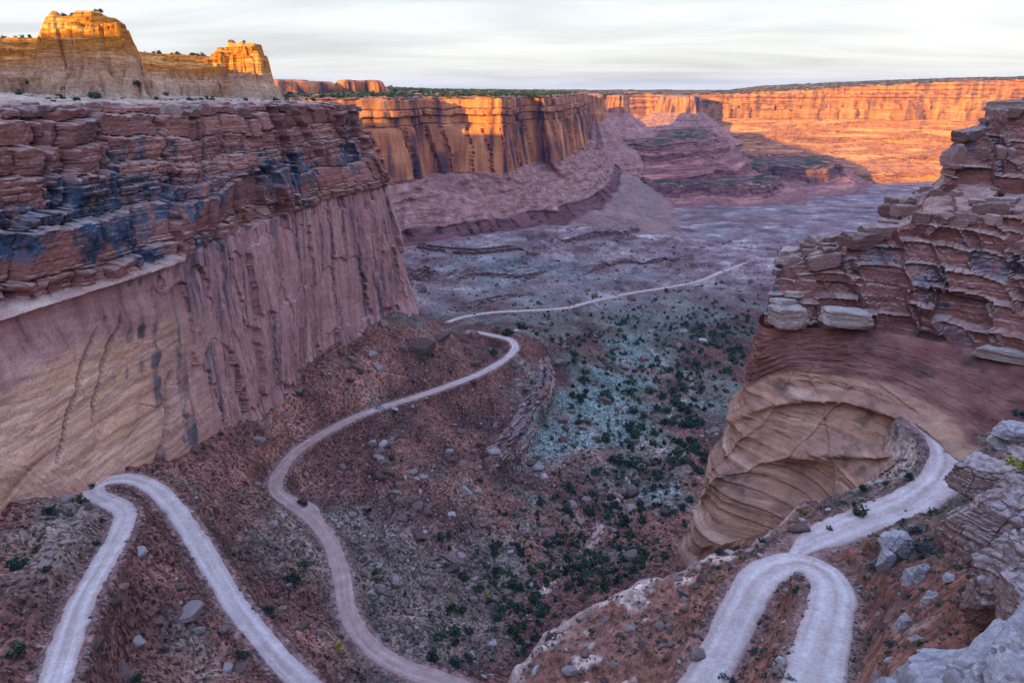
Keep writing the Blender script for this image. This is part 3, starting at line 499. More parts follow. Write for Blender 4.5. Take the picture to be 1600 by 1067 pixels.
slab = sst(0.12, 0.22, fbm2(rx/8, ry/5, 76, 3)+0.15*sst(8, 0, sd3)-0.25*sst(34, 42, rx)); rz += 0.7*slab
rz, RD3 = road_blend(rx, ry, rz, ('hair', 'alc'), 0.5, 2.6)
edge = np.clip(4.0-sd3, 0, None); rz -= 0.09*edge**2+np.where(sd3 < 0, 1.6*(-sd3)+0.5*np.abs(noise2(rx/3, ry/3, 78))*np.clip(-sd3, 0, 3), 0)
rz = np.maximum(rz, -190)
pale_rim = sst(3.5, 0.5, sd3)
BENCH = np.stack([rx, ry, rz], -1)
Az = dict(verge=RD3-3.1, red=np.clip(0.9-0.5*sst(0.0, 0.4, dome)-0.55*sst(50, 62, rx), 0, 1), grn=np.clip(sst(0.05, 0.35, fbm2(rx/16, ry/16, 79, 3))*0.6+0.4*sst(50, 65, rx), 0, 1), teal=0*rx, far=0*rx, wash=np.clip((0.8*np.exp(-((rx-79)/9)**2-((ry-121)/11)**2)+0.85*pale_rim+0.8*slab*sst(46, 40, rx))*sst(3.5, 6, RD3), 0, 1), stony=0.25*sst(3.5, 6, RD3)*(1-pale_rim))
tag(grid_obj('bench', BENCH, MATS['ground'], Az, False, mask=sd3 > -45), 'red promontory and bench carrying the nearest switchback', 'terrain', kind='structure')
def bz_at(x, y):
    c = np.clip((np.asarray(x, float)+14)/0.40, 0, rx.shape[1]-1.001); r = np.clip((np.asarray(y, float)-14)/0.40, 0, rx.shape[0]-1.001); i = r.astype(int); j = c.astype(int); a = r-i; b = c-j
    return (rz[i, j]*(1-b)+rz[i, j+1]*b)*(1-a)+(rz[i+1, j]*(1-b)+rz[i+1, j+1]*b)*a
road_obj('hair', 'broad pale hairpin bend on the near red promontory', lambda s: 1.0+0*s)
road_obj('alc', 'dirt track curving round the foot of the slickrock bowl', lambda s: 0.75+0*s)

A_ = lambda *p: tuple(att(*p))
cK = [(86, 200, -55), A_(1196, 512, 172), A_(1245, 512, 168.5), A_(1320, 515, 167), A_(1400, 522, 165), A_(1470, 535, 158.7), A_(1540, 552, 152), A_(1610, 575, 144), (113, 112, -54), (108, 92, -50)]
rowA = [(80, 190, -70), A_(1168, 606, 171), A_(1218, 582, 166), A_(1310, 586, 161), A_(1400, 606, 152), A_(1480, 648, 142), A_(1535, 695, 134), A_(1600, 740, 126), (107, 96, -62), (100, 78, -56)]
rowB = [(74, 185, -90), A_(1145, 700, 167), A_(1228, 668, 161), A_(1310, 672, 155), A_(1385, 690, 148), A_(1455, 680, 140), A_(1500, 722, 132), A_(1570, 785, 121), (101, 88, -66), (94, 72, -60)]
rowC = [(68, 178, -110), A_(1098, 855, 162), A_(1205, 830, 156), A_(1290, 790, 148), A_(1365, 758, 140), A_(1432, 705, 137), A_(1494, 745, 127.5), A_(1560, 810, 116), (97, 83, -70), (90, 68, -64)]
rowD = [(x-4 if i < 2 else x, y-3 if i < 2 else y, z-(60 if i < 2 else 12)) for i, (x, y, z) in enumerate(rowC)]
B, s, fr = loft([rowD, rowC, rowB, rowA, cK], 460, [26, 80, 80, 60], ref=4)
N = outward(B, -1); S = np.repeat(s[None], B.shape[0], 0); FR = np.repeat(fr[:, None], B.shape[1], 1); ZZ = B[..., 2]
q = ZZ/5.5+0.006*S+0.45*noise2(S/45, ZZ/18, 81); wv = noise2(q, S/150, 82)
D = 1.5*np.sign(wv)*np.abs(wv)**0.7+0.5*noise2(ZZ/1.9+0.01*S, S/60, 83)+2.0*fbm2(S/40, ZZ/16, 84, 3)+0.3*noise2(S/7, ZZ/0.8, 85)+0.8*fbm2(S/9, ZZ/5, 91, 3)-0.6*sst(0.10, 0.0, np.abs(noise2(ZZ/6+0.012*S, S/50, 92)))
D += 0.22*noise2(S/0.9, ZZ/0.6, 96); D *= sst(4.0, 3.7, FR)*lerp(1.0, 0.3, sst(2.95, 3.15, FR)*sst(12, 30, S)); D += sst(3.0, 3.1, FR)*sst(4.0, 3.8, FR)*(0.9*fbm2(S/6, FR*14, 97, 4)+0.5*np.abs(noise2(S/2, FR*40, 98)))
for s0, sl in ((47, 0.5), (61, -0.4), (78, 0.6), (88, 0.3), (55, 0.9)): D -= 0.9*np.exp(-((S-s0-sl*(ZZ+75)+1.2*noise2(S/5, ZZ/5, 99))/0.35)**2)*sst(3.0, 2.8, FR)*sst(0.8, 1.2, FR)
D -= 3.2*np.exp(-((FR-2.55+0.1*noise2(S/15, ZZ*0, 86))/0.10)**2)*sst(28, 60, S)*sst(125, 80, S)+3.5*np.exp(-((FR-1.75)/0.12)**2)*sst(32, 60, S)*sst(125, 85, S)
P = B.copy(); P[..., :2] += N*D[..., None]; P[..., 2] += 0.12*fbm2(S/4, ZZ/2, 87, 3)
red = np.clip(sst(2.9, 3.08, FR+0.08*noise2(S/8, FR*4, 88))*sst(20, 45, S)+0.8*sst(3.2, 3.6, FR)+0.5*sst(0.1, 0.4, fbm2(S/20, ZZ/4, 89, 3))*sst(2, 1, FR), 0, 1)
vs = np.clip(sst(0.05, 0.4, fbm2(S/12, ZZ/5, 90, 4))*0.7, 0, 1)
BOWLP = P
tag(grid_obj('slickrock_bowl', P, MATS['slick'], dict(red=red, varn=vs), False), 'rounded tan slickrock nose and bowl under the right cliff', 'cliff', kind='structure')

K0 = [tuple(np.array(p)+np.array([0, 0, -1.5])) for p in cK]
K1 = [(96, 198, -42), A_(1212, 428, 175), A_(1250, 412, 176), A_(1320, 392, 176), A_(1392, 355, 175), A_(1462, 338, 173), A_(1540, 332, 168), A_(1620, 334, 160), (124, 118, -27), (122, 90, -24)]
K2 = [(104, 200, -42), A_(1224, 404, 184), A_(1268, 390, 184), A_(1330, 375, 185), A_(1386, 350, 186), A_(1460, 312, 185), A_(1545, 306, 180), A_(1625, 306, 172), (132, 122, -24), (132, 90, -20)]
K3 = [(115, 206, -46), A_(1240, 402, 196), A_(1290, 390, 196), A_(1345, 372, 196), A_(1398, 330, 193), A_(1462, 290, 193), A_(1550, 290, 190), A_(1630, 290, 181), (140, 126, -22), (142, 90, -18)]
K4 = [(124, 212, -52), A_(1255, 420, 206), A_(1305, 410, 206), A_(1360, 390, 206), A_(1397, 318, 197), A_(1480, 228, 197), A_(1548, 170, 200), A_(1640, 150, 194), (152, 132, 2), (158, 90, 6)]
K5 = [(136, 220, -70), (100, 206, -70), (112, 212, -70), (124, 218, -60), (132, 222, -40), A_(1510, 200, 225), A_(1580, 160, 225), A_(1660, 145, 222), (185, 145, 6), (190, 90, 10)]
mixp = lambda a, b, t: tuple(np.array(a)*(1-t)+np.array(b)*t)
for Kr, p3, p4 in ((K0, None, None), (K1, None, None), (K2, None, None), (K3, A_(1386, 352, 195), A_(1466, 289, 193)), (K4, A_(1388, 349, 199), A_(1470, 284, 196)), (K5, None, None)):
    a3, a4, a5 = Kr[3], Kr[4], Kr[5]; Kr.insert(4, p3 or mixp(a3, a4, 0.88)); Kr.insert(6, p4 or mixp(a4, a5, 0.9))
B, s, fr = loft([K0, K1, K2, K3, K4, K5], 440, [90, 34, 26, 70, 20], ref=0, curve=False)
for _ in range(2): B[:, 1:-1] = (B[:, :-2]+2*B[:, 1:-1]+B[:, 2:])/4
N = outward(B, -1); S = np.repeat(s[None], B.shape[0], 0); FR = np.repeat(fr[:, None], B.shape[1], 1); ZZ = B[..., 2]
bb = blocks(S, ZZ, 113, (7, 20), (6, 17), 1.5, 0.25); ZK = ZZ+3.5*(bb['h3']-0.5); bk = blocks(S, ZK, 111, (3.0, 9.5), (5, 17), 1.2, 0.15); bs = blocks(S, ZK+1.2*bk['h2'], 112, (0.8, 3.0), (1.6, 6), 0.4)
D = 2.3*(bk['h1']-0.4)+1.5*(bk['hl']-0.5)+0.45*(bs['h1']-0.5)+0.25*(bs['hl']-0.5)+3.6*(bb['h1']-0.5)+3.0*(bb['h2']-0.5)*bb['u']+1.4*(bk['h2']-0.5)*bk['u']*2+1.2*(bk['h3']-0.6)*bk['v']*2
D -= 1.1*sst(0.5, 0.1, bk['joint'])+1.2*sst(0.4, 0.1, bk['bed'])+0.4*sst(0.3, 0, bs['joint'])*(bs['h2'] > 0.6)+0.35*sst(0.25, 0, bs['bed'])*(bs['h3'] > 0.4)+1.8*sst(0.7, 0.1, bb['joint'])
D += 2.0*fbm2(S/20, ZZ/14, 115, 3)+0.2*noise2(S/1.0, ZZ/0.8, 116)
D += lean_of(B, N)*bk['v']*bk['Tk']; D *= lerp(0.35, 1.0, sst(44, 72, S)); D = lerp(np.full(D.shape, 1.2)+2.5*fbm2(S/9, 0*S+0.5, 121, 3), D, sst(0.03, 0.16, FR))
bench = np.clip(sst(0.95, 1.1, FR)*sst(3.05, 2.9, FR)+sst(4.0, 4.1, FR), 0, 1); D *= 1-0.75*bench
P = B.copy(); P[..., :2] += N*D[..., None]; P[..., 2] += bench*(0.9*fbm2(S/5, FR*7, 117, 3)+2.2*(bk['h1']-0.5)+4.0*(bb['h1']-0.5))+0.12*noise2(S/0.9, ZZ/0.7, 118)
vr = fbm2(S/40, ZZ/12, 119, 3)
varn = sst(0.46, 0.62, bk['h3']*0.5+0.25*bs['h3']+0.6*vr+0.15*sst(110, 150, S))*(1-bench)*0.8
tone = np.clip(0.35*bk['h2']+0.25*bs['h2']+0.05+0.3*vr, 0, 1)
RIGHTP = P
tag(grid_obj('canyon_cliff', P, MATS['cliff'], dict(tone=tone, wing=0*S, varn=varn, tan=0*S, pale=np.clip(0.35*bench*sst(-0.1, 0.4, noise2(S/6, FR*6, 120))+0.6*sst(0.8, 0.95, bs['h2'])*sst(0.5, 0.2, bk['top']), 0, 1)), False), 'right cliff of thin stacked reddish ledges above the slickrock bowl', 'cliff', kind='structure')
KFR, KBENCH = FR.copy(), bench.copy()
print('right', time.time()-T0)

# ------------------------------------------------------------------ middle mesa
def mesa(rows, nu, counts, seed, wall_rows, label, amp=1.0, curve=False, sm=3, big=16, name='mesa_cliff', th=(6, 18), wd=(10, 45), top_rows=None, flr_rows=None, tal_rows=None):
    B, s, fr = loft(rows, nu, counts, ref=wall_rows[1], curve=curve)
    for _ in range(sm): B[:, 1:-1] = (B[:, :-2]+2*B[:, 1:-1]+B[:, 2:])/4
    N = outward(B, 1); S = np.repeat(s[None], B.shape[0], 0); FR = np.repeat(fr[:, None], B.shape[1], 1); ZZ = B[..., 2]
    wall = sst(wall_rows[0]-0.02, wall_rows[0]+0.02, FR)*sst(wall_rows[1]+0.05, wall_rows[1]-0.01, FR)
    if name == 'mesa_cliff': wall = np.maximum(wall, sst(0.98, 1.05, FR)*sst(2.03, 1.97, FR))
    bk = blocks(S, ZZ, seed, th, wd, 2.0); wj = blocks(S+8*noise2(S/60, ZZ/40, seed+4), ZZ, seed+1, (50, 120), wd, 6.0, 0.1)
    up = sst(0.45, 0.6, (FR-wall_rows[0])/(wall_rows[1]-wall_rows[0]))
    dk = 5*(bk['h1']-0.5)+6*(bk['hl']-0.5)-3*sst(1.5, 0, bk['bed'])-2*sst(1.5, 0, bk['joint']); dw = 9*(wj['h1']-0.5)+8*(wj['h2']-0.5)*wj['u']-6*sst(2.5, 0, wj['joint'])
    D = lerp(dw, dk, up)*wall*amp+(1-wall)*amp*(7*fbm2(S/50, FR*6, seed+6, 4)+2.0*np.abs(noise2(S/14, FR*8, seed+8)))
    D = D+big*fbm2(S/(4.5*big), FR*0.15, seed+12, 4)*sst(wall_rows[1]+0.6, wall_rows[1], FR)
    P = B.copy(); P[..., :2] += N*D[..., None]; P[..., 2] += (1-wall)*sst(wall_rows[1]+0.3, wall_rows[1], FR)*(-7.0*np.abs(fbm2(S/46, FR*2.2, seed+14, 4))+2.2)+(1-wall)*amp*(3.5*fbm2(S/26, FR*11, seed+9, 4)+0.8*noise2(S/6, FR*40, seed+10))
    wall = np.maximum(wall*0.85, 0) if name != 'mesa_cliff' else wall
    a = dict(ledge=(sst(0.97, 1.0, FR)*sst(2.04, 2.0, FR)*0.9 if name == 'mesa_cliff' else (np.clip(0.6*wall+0.45*(np.sin(FR*3.1416*1.0)**2 > 0.5), 0, 0.75) if name == 'basin_bench' else 0*FR)), wall=wall, talus=(1-wall)*0.9 if tal_rows is None else (1-wall)*tal_rows(FR), top=sst(wall_rows[1], wall_rows[1]+0.25, FR), flr=0*FR if flr_rows is None else flr_rows(FR))
    o = grid_obj(name, P, MATS['mid' if name != 'far_mesa' else 'far'], a, False, flip=True); tag(o, label, 'mesa', kind='structure'); return P
# columns: px at the rim, distance; sharp corners where the wall turns
MC = [(300, 850), (430, 900), (560, 960), (628, 985), (645, 1000), (655, 1075), (700, 1085), (760, 1075), (782, 1062), (792, 1100), (806, 1180), (832, 1240), (846, 1215), (858, 1225), (864, 1290), (880, 1400), (893, 1500), (902, 1600), (912, 2000)]
def mrow(pys, dt, dx=0): return [tuple(att(px+dx, py, t+dt)) for (px, t), py in zip(MC, pys)]
rim_ = [tuple(att(px, 151, t)) for px, t in MC]
def zrow(z, off, pxs=0): # same plan line, moved outward (towards the canyon) by off
    R_ = np.array([(r[0], r[1]) for r in rim_]); R_s = R_.copy()
    for _ in range(2 if off < 40 else 6): R_s[1:-1] = (R_s[:-2]+R_s[1:-1]+R_s[2:])/3
    t = np.gradient(R_s, axis=0); t /= np.linalg.norm(t, axis=1, keepdims=True); n = np.stack([t[:, 1], -t[:, 0]], 1)
    Q = (R_ if off < 40 else R_s)+n*off; return [(a, b, z) for a, b in Q]
rimz = [(r[0], r[1], -12.0+0.002*(r[1]-1000)) for r in rim_]
mid_rows = [[(a, b, c-(0 if i < 12 else 14*(i-11))) for i, (a, b, c) in enumerate(zrow(-236, 330))], [(a, b, c+7*math.sin(i*1.9)) for i, (a, b, c) in enumerate(zrow(-207, 118))], [(a, b, c+4*math.sin(i*2.6)) for i, (a, b, c) in enumerate(zrow(-187, 102))], zrow(-126, 22), zrow(-56, 8), rimz, zrow(-5, -60), zrow(4, -600), zrow(14, -1500)]
MIDP = mesa(mid_rows, 450, [60, 10, 60, 46, 40, 10, 20, 10], 201, (3, 5), 'far mesa across the side canyon with a sunlit upper band', amp=1.35, big=22, tal_rows=lambda F: np.where(F < 1, 0.7, 0.9), flr_rows=lambda F: np.where(F < 1, 0.45, 0)+0.0)

# ------------------------------------------------------------------ the far side of the basin
fx, fy = np.meshgrid(np.arange(-1200, 4200, 28.0), np.arange(1000, 5000, 28.0))
fz = 12*fbm2(fx/420, fy/420, 305, 4)+np.interp(fy-0.15*fx, [900, 1100, 1500, 2000, 2600, 4000], [-221, -233, -264, -312, -352, -362])+9*fbm2(fx/260, fy/260, 301, 4)
q = fz/17+0.5*fbm2(fx/240, fy/240, 302, 4); qf = q-np.floor(q); fz += (sst(0.42, 0.55, qf)-qf)*16; fz -= 22*sst(1120, 1010, fy)
one = np.ones(fx.shape)
tag(grid_obj('basin_floor', np.stack([fx, fy, fz], -1), MATS['ground'], dict(far=one, verge=99*one, grn=0*one, red=0.3*sst(0.1, 0.4, fbm2(fx/200, fy/200, 303, 3)), teal=0.5*sst(0.1, 0.4, fbm2(fx/150, fy/150, 304, 3)), wash=0*one, stony=0*one), False), 'bluish benches of the basin floor beyond the canyon mouth', 'ground', kind='structure')
FC = [(820, 2900, 148), (900, 3000, 148), (1000, 3250, 148), (1075, 3150, 149), (1140, 3050, 147), (1250, 3000, 141), (1380, 2950, 134), (1480, 2880, 129), (1600, 2800, 125), (1750, 2700, 122), (2000, 2500, 118)]
frim = [att(px, py, t) for px, t, py in FC]
def frow(zf, off):
    R_ = np.array(frim)[:, :2]; t = np.gradient(R_, axis=0); t /= np.linalg.norm(t, axis=1, keepdims=True); n = np.stack([t[:, 1], -t[:, 0]], 1); Q = R_+n*off
    return [(a, b, zf(r[2])) for (a, b), r in zip(Q, frim)]
far_rows = [frow(lambda r: -385, 470), frow(lambda r: -338, 372), frow(lambda r: -312, 360), frow(lambda r: -268, 262), frow(lambda r: -250, 254), frow(lambda r: -205, 178), frow(lambda r: -190, 172), frow(lambda r: -118, 92), frow(lambda r: r, 70), frow(lambda r: r+4, 40), frow(lambda r: r+22, -900)]
FARP = mesa(far_rows, 460, [10, 10, 20, 8, 20, 8, 26, 46, 6, 16], 401, (7, 8), 'great sunlit orange mesa closing the far side of the basin', amp=2.6, big=120, name='far_mesa', th=(8, 26), wd=(30, 110), tal_rows=lambda F: 0.25+0*F)
BC = [(985, 2750), (1030, 2520), (1075, 2420), (1110, 2480), (1150, 2330), (1185, 2300), (1205, 2400), (1240, 2290), (1272, 2230), (1292, 2260), (1305, 2420), (1300, 2750)]
bpl = np.array([ray(a, 265)[:2]*t for a, t in BC])
def brow(z, off):
    t = np.gradient(bpl, axis=0); t /= np.linalg.norm(t, axis=1, keepdims=True); n = np.stack([t[:, 1], -t[:, 0]], 1); return [(a, b, z+4*math.sin(i*2.1)) for i, (a, b) in enumerate(bpl+n*off)]
mesa([brow(-345, 150), brow(-292, 40), brow(-284, 22), brow(-246, 8), brow(-243, -30), brow(-262, -330)], 300, [12, 6, 24, 8, 10], 450, (2, 3), 'dark broken bench crossing the shaded basin floor', amp=1.6, big=26, name='basin_bench', tal_rows=lambda F: 0.5+0*F)
BC = [(960, 1950), (1010, 1850), (1060, 1780), (1100, 1820), (1150, 1760), (1190, 1800), (1215, 2000)]
bpl = np.array([ray(a, 295)[:2]*t for a, t in BC])
mesa([brow(-300, 130), brow(-262, 30), brow(-256, 18), brow(-236, 6), brow(-234, -20), brow(-250, -260)], 240, [10, 6, 16, 6, 8], 460, (2, 3), 'lower purple ledge nearer across the basin floor', amp=1.2, big=20, name='basin_bench', tal_rows=lambda F: 0.5+0*F)
def butte(cx_, cy_, levels, seed, label, k=90, name='far_butte', irr=0.3):
    """levels: (radius x, radius y, z) from the top down"""
    th_ = np.linspace(0, 2*np.pi, k+1); rows = []
    for rx_, ry_, z_ in levels[::-1]: rows.append([(cx_+rx_*math.cos(a), cy_-ry_*math.sin(a), z_) for a in th_])
    cnt = [max(4, int(abs(levels[::-1][i][2]-levels[::-1][i+1][2])/5)) for i in range(len(levels)-1)]
    B = []; fr = []
    R_ = np.array(rows)
    for a in range(len(R_)-1):
        for j in range(cnt[a]+(a == len(R_)-2)): f = j/cnt[a]; B.append(R_[a]*(1-f)+R_[a+1]*f); fr.append(a+f)
    B = np.array(B); fr = np.array(fr); TH = np.repeat(th_[None], len(B), 0); ZZ = B[..., 2]; c = np.cos(TH); s_ = np.sin(TH)
    rad = 1+irr*fbm3(c*1.7, s_*1.7, ZZ/260, seed, 4)+0.4*irr*noise3(c*5, s_*5, ZZ/120, seed+3)+0.05*(rnd(np.floor(ZZ/9), seed)-0.5)
    P = B.copy(); P[..., 0] = cx_+(B[..., 0]-cx_)*rad; P[..., 1] = cy_+(B[..., 1]-cy_)*rad
    FRb = np.repeat(fr[:, None], k+1, 1); steep = (np.gradient(np.hypot(B[:, 0, 0]-cx_, B[:, 0, 1]-cy_)) > -3).astype(float)[:, None]*np.ones((1, k+1))
    o = grid_obj(name, P, MATS['mid'], dict(ledge=0*TH, wall=steep, talus=0.75*(1-steep), top=0*TH, flr=0*TH), False, flip=True); tag(o, label, 'butte', kind='structure'); return o
def bat(px, t): d = ray(px, 147); return d[0]*t, d[1]*t
x_, y_ = bat(928, 1980); butte(x_, y_, [(2, 3, -8), (28, 46, -12), (34, 60, -85), (90, 150, -150), (150, 200, -185), (210, 260, -250)], 501, 'narrow sunlit tower at the tip of the middle mesa')
x_, y_ = bat(966, 2350); butte(x_, y_, [(2, 3, -14), (34, 70, -18), (42, 90, -75), (140, 190, -150), (190, 240, -190), (260, 300, -260)], 502, 'small flat-topped butte with flaring talus beside the tower')
BC = [(880, 2300), (918, 2080), (940, 2020), (962, 1990), (985, 2060), (1012, 2000), (1040, 2040), (1062, 2130), (1085, 2120), (1104, 2260), (1100, 2700)]
bpl = np.array([ray(a, 215)[:2]*t for a, t in BC])
mesa([brow(-320, 300), brow(-256, 165), brow(-246, 150), brow(-226, 144), brow(-200, 92), brow(-194, 76), brow(-172, 70), brow(-164, 34), brow(-150, 26), brow(-146, -60), brow(-160, -260)], 360, [16, 6, 12, 14, 6, 14, 10, 14, 8, 10], 470, (7, 8), 'stepped purple promontory in shade below the small flat-topped butte', amp=1.3, big=34, name='basin_bench', tal_rows=lambda F: 0.35+0*F)
x_, y_ = bat(1060, 2950); butte(x_, y_, [(3, 5, -18), (80, 150, -24), (95, 160, -90), (200, 260, -170), (260, 300, -215)], 504, 'blunt headland of the far mesa casting a long blue shadow')
for i, (a, t_, w, h_, l) in enumerate([(440, 1010, 46, 15, 'long low sunlit dome on the middle mesa beside the left buttes'), (492, 1040, 30, 13, 'sunlit dome second from the left buttes on the middle mesa'), (545, 1060, 17, 15, 'squared sunlit knob on the middle mesa'), (580, 1080, 20, 15, 'last rounded knob of the row on the middle mesa'), (560, 1120, 44, 8, 'low swell behind the knobs on the middle mesa')]):
    x_, y_ = bat(a, t_); butte(x_, y_, [(2, 2, h_), (w*0.8, w*0.7, h_-1.0), (w*1.0, w*0.9, h_-4), (w*1.15, w, h_-10), (w*1.2, w*1.1, -8), (w*1.6, w*1.5, -16)], 520+i, l, 60, 'sandstone_knob')
def ledge_wall(pts_, hgt, seed, label):
    C, l = catmull([hit(a, b, gz) for a, b in pts_], step=0.7) if len(pts_[0]) == 2 else catmull(pts_[::4], step=0.7); C[:, 2] = gz(C[:, 0], C[:, 1]) if len(pts_[0]) == 2 else C[:, 2]-6.5; n = len(C); k = 26; t = np.gradient(C[:, :2], axis=0); t /= np.linalg.norm(t, axis=1, keepdims=True)
    for _ in range(20): t[1:-1] = (t[:-2]+t[1:-1]+t[2:])/3
    nr = np.stack([t[:, 1], -t[:, 0]], 1); f = np.linspace(0, 1, k)[:, None]; taper = np.clip(np.minimum(np.arange(n), np.arange(n)[::-1])/(n*0.22), 0, 1)[None]**0.7
    S_ = np.repeat(l[None], k, 0); Zr = f*hgt*taper+0*S_; zc = C[:, 2].copy()
    for _ in range(30): zc[1:-1] = (zc[:-2]+zc[1:-1]+zc[2:])/3
    bk_ = blocks(S_, Zr, seed, (0.9, 2.6), (2, 7), 0.4, z0=-20, z1=30); D_ = 1.8*(bk_['h1']-0.5)+1.6*(bk_['hl']-0.5)-0.8*sst(0.4, 0, bk_['joint'])-0.7*sst(0.4, 0, bk_['bed'])+2.0*fbm2(S_/12, Zr/6, seed+2, 3)-2.0*f
    P_ = np.empty((k+1, n, 3)); P_[:k, :, :2] = C[None, :, :2]+nr[None]*D_[..., None]; P_[:k, :, 2] = zc[None]-2.5+Zr*1.0; P_[k] = P_[k-1]; P_[k, :, :2] -= nr*3; P_[k, :, 2] -= 2.0
    o = grid_obj('rock_ledge', P_, MATS['cliff'], dict(tone=np.vstack([bk_['h2'], bk_['h2'][-1:]])*0.4, wing=0*P_[..., 0], varn=0.6*(np.vstack([bk_['h3'], bk_['h3'][-1:]]) > 0.35), tan=0*P_[..., 0], pale=0*P_[..., 0]), False, flip=True); tag(o, label, 'ledge', kind='structure')
def hit(px, py, zf, t0=20, t1=1500):
    t = np.linspace(t0, t1, 4000); d = ray(px, py); z = zf(d[0]*t, d[1]*t); k = np.argmax(d[2]*t < z); return d*t[k]
ledge_wall(DROP[::-1], 13, 702, 'dark layered ledge below the bend of the middle road')
ledge_wall(DROP[::-1][6:-6]+np.array([-7.0, 1.0, 6.0]), 7, 705, 'upper tier of the dark ledge beside the middle road')
ledge_wall([(628, 388), (680, 394), (740, 399), (800, 393), (850, 398)], 11, 706, 'dark stepped ledge on the slope under the middle mesa')
ledge_wall([(835, 374), (880, 381), (930, 369), (975, 372), (1010, 353)], 11, 707, 'dark stepped ledge nearer the tip of the middle mesa')
ledge_wall([(900, 431), (960, 416), (1030, 410), (1090, 393)], 8, 708, 'low dark ledge just above the distant valley road')
ledge_wall([(700, 440), (750, 432), (810, 436), (870, 424)], 8, 709, 'low broken ledge halfway down the slope under the middle mesa')
ledge_wall([(690, 488), (740, 480), (790, 468), (850, 455)], 7, 703, 'dark rock step above the distant valley road')
ledge_wall([(630, 452), (660, 438), (690, 430)], 16, 704, 'dark buttress foot behind the left cliff nose')
# ground out to the horizon
gr = 14000; gv = [(-gr, -4000, -372), (gr, -4000, -372), (gr, gr, -372), (-gr, gr, -372)]
og = obj('terrain', mesh_raw('terrain', gv, np.array([[0, 1, 2, 3]]), MATS['ground'], {k: [v]*4 for k, v in dict(far=1, verge=99, grn=0, red=0, teal=0, wash=0, stony=0).items()})); tag(og, 'desert plain running out to the horizon', 'terrain', kind='structure')
print('built', time.time()-T0)

# ------------------------------------------------------------------ loose rock, plants, vehicles
RS = np.random.RandomState(7)
def hit(px, py, zf, t0=20, t1=1500):
    t = np.linspace(t0, t1, 4000); d = ray(px, py); z = zf(d[0]*t, d[1]*t); k = np.argmax(d[2]*t < z); return d*t[k]
def ico(sub):
    g = (1+5**0.5)/2
    V = [(-1, g, 0), (1, g, 0), (-1, -g, 0), (1, -g, 0), (0, -1, g), (0, 1, g), (0, -1, -g), (0, 1, -g), (g, 0, -1), (g, 0, 1), (-g, 0, -1), (-g, 0, 1)]
    F = [(0, 11, 5), (0, 5, 1), (0, 1, 7), (0, 7, 10), (0, 10, 11), (1, 5, 9), (5, 11, 4), (11, 10, 2), (10, 7, 6), (7, 1, 8), (3, 9, 4), (3, 4, 2), (3, 2, 6), (3, 6, 8), (3, 8, 9), (4, 9, 5), (2, 4, 11), (6, 2, 10), (8, 6, 7), (9, 8, 1)]
    V = [np.array(v)/np.linalg.norm(v) for v in V]
    for _ in range(sub):
        c = {}; G = []
        def mid(a, b):
            k = (min(a, b), max(a, b))
            if k not in c: m = V[a]+V[b]; V.append(m/np.linalg.norm(m)); c[k] = len(V)-1
            return c[k]
        for a, b, d in F: e, f, g_ = mid(a, b), mid(b, d), mid(d, a); G += [(a, e, g_), (b, f, e), (d, g_, f), (e, f, g_)]
        F = G
    return np.array(V), np.array(F)
ICO = {k: ico(k) for k in (1, 2, 5)}
def rock_verts(sub, seed, n=9, rough=0.06, strata=0.0, box=0.6, tilt=0.28):
    """an angular stone: a ball cut by random planes, roughened, optionally bedded"""
    V, F = ICO[sub]; r = np.random.RandomState(seed); rad = np.full(len(V), 1.15)
    ax = [(1, 0, 0), (-1, 0, 0), (0, 1, 0), (0, -1, 0), (0, 0, 1), (0, 0, -1)]
    pl = [(np.array(a)+tilt*r.randn(3), 0.62+0.2*r.rand()) for a in ax] if box > r.rand() else []
    pl += [(r.randn(3), 0.70+0.3*r.rand()) for _ in range(n)]
    for nv, h in pl:
        nv = nv/np.linalg.norm(nv); d = V@nv; rad = np.where(d > 1e-3, np.minimum(rad, h/np.maximum(d, 1e-3)), rad)
    P = V*rad[:, None]
    if rough: P *= (1+rough*fbm3(P[:, 0]*2.2+seed, P[:, 1]*2.2, P[:, 2]*2.2, seed, 4 if sub > 3 else 2))[:, None]
    if strata:
        q = P[:, 2]*7+1.2*noise3(P[:, 0]*1.5, P[:, 1]*1.5, P[:, 2]*1.5, seed+4)
        P[:, :2] *= (1+strata*(noise2(q, 0*q+seed, seed+2)*0.6+0.8*(rnd(np.floor(q), seed)-0.5)))[:, None]
        P *= (1+0.35*strata*fbm3(P[:, 0]*9, P[:, 1]*9, P[:, 2]*14, seed+9, 3))[:, None]
    return P, F
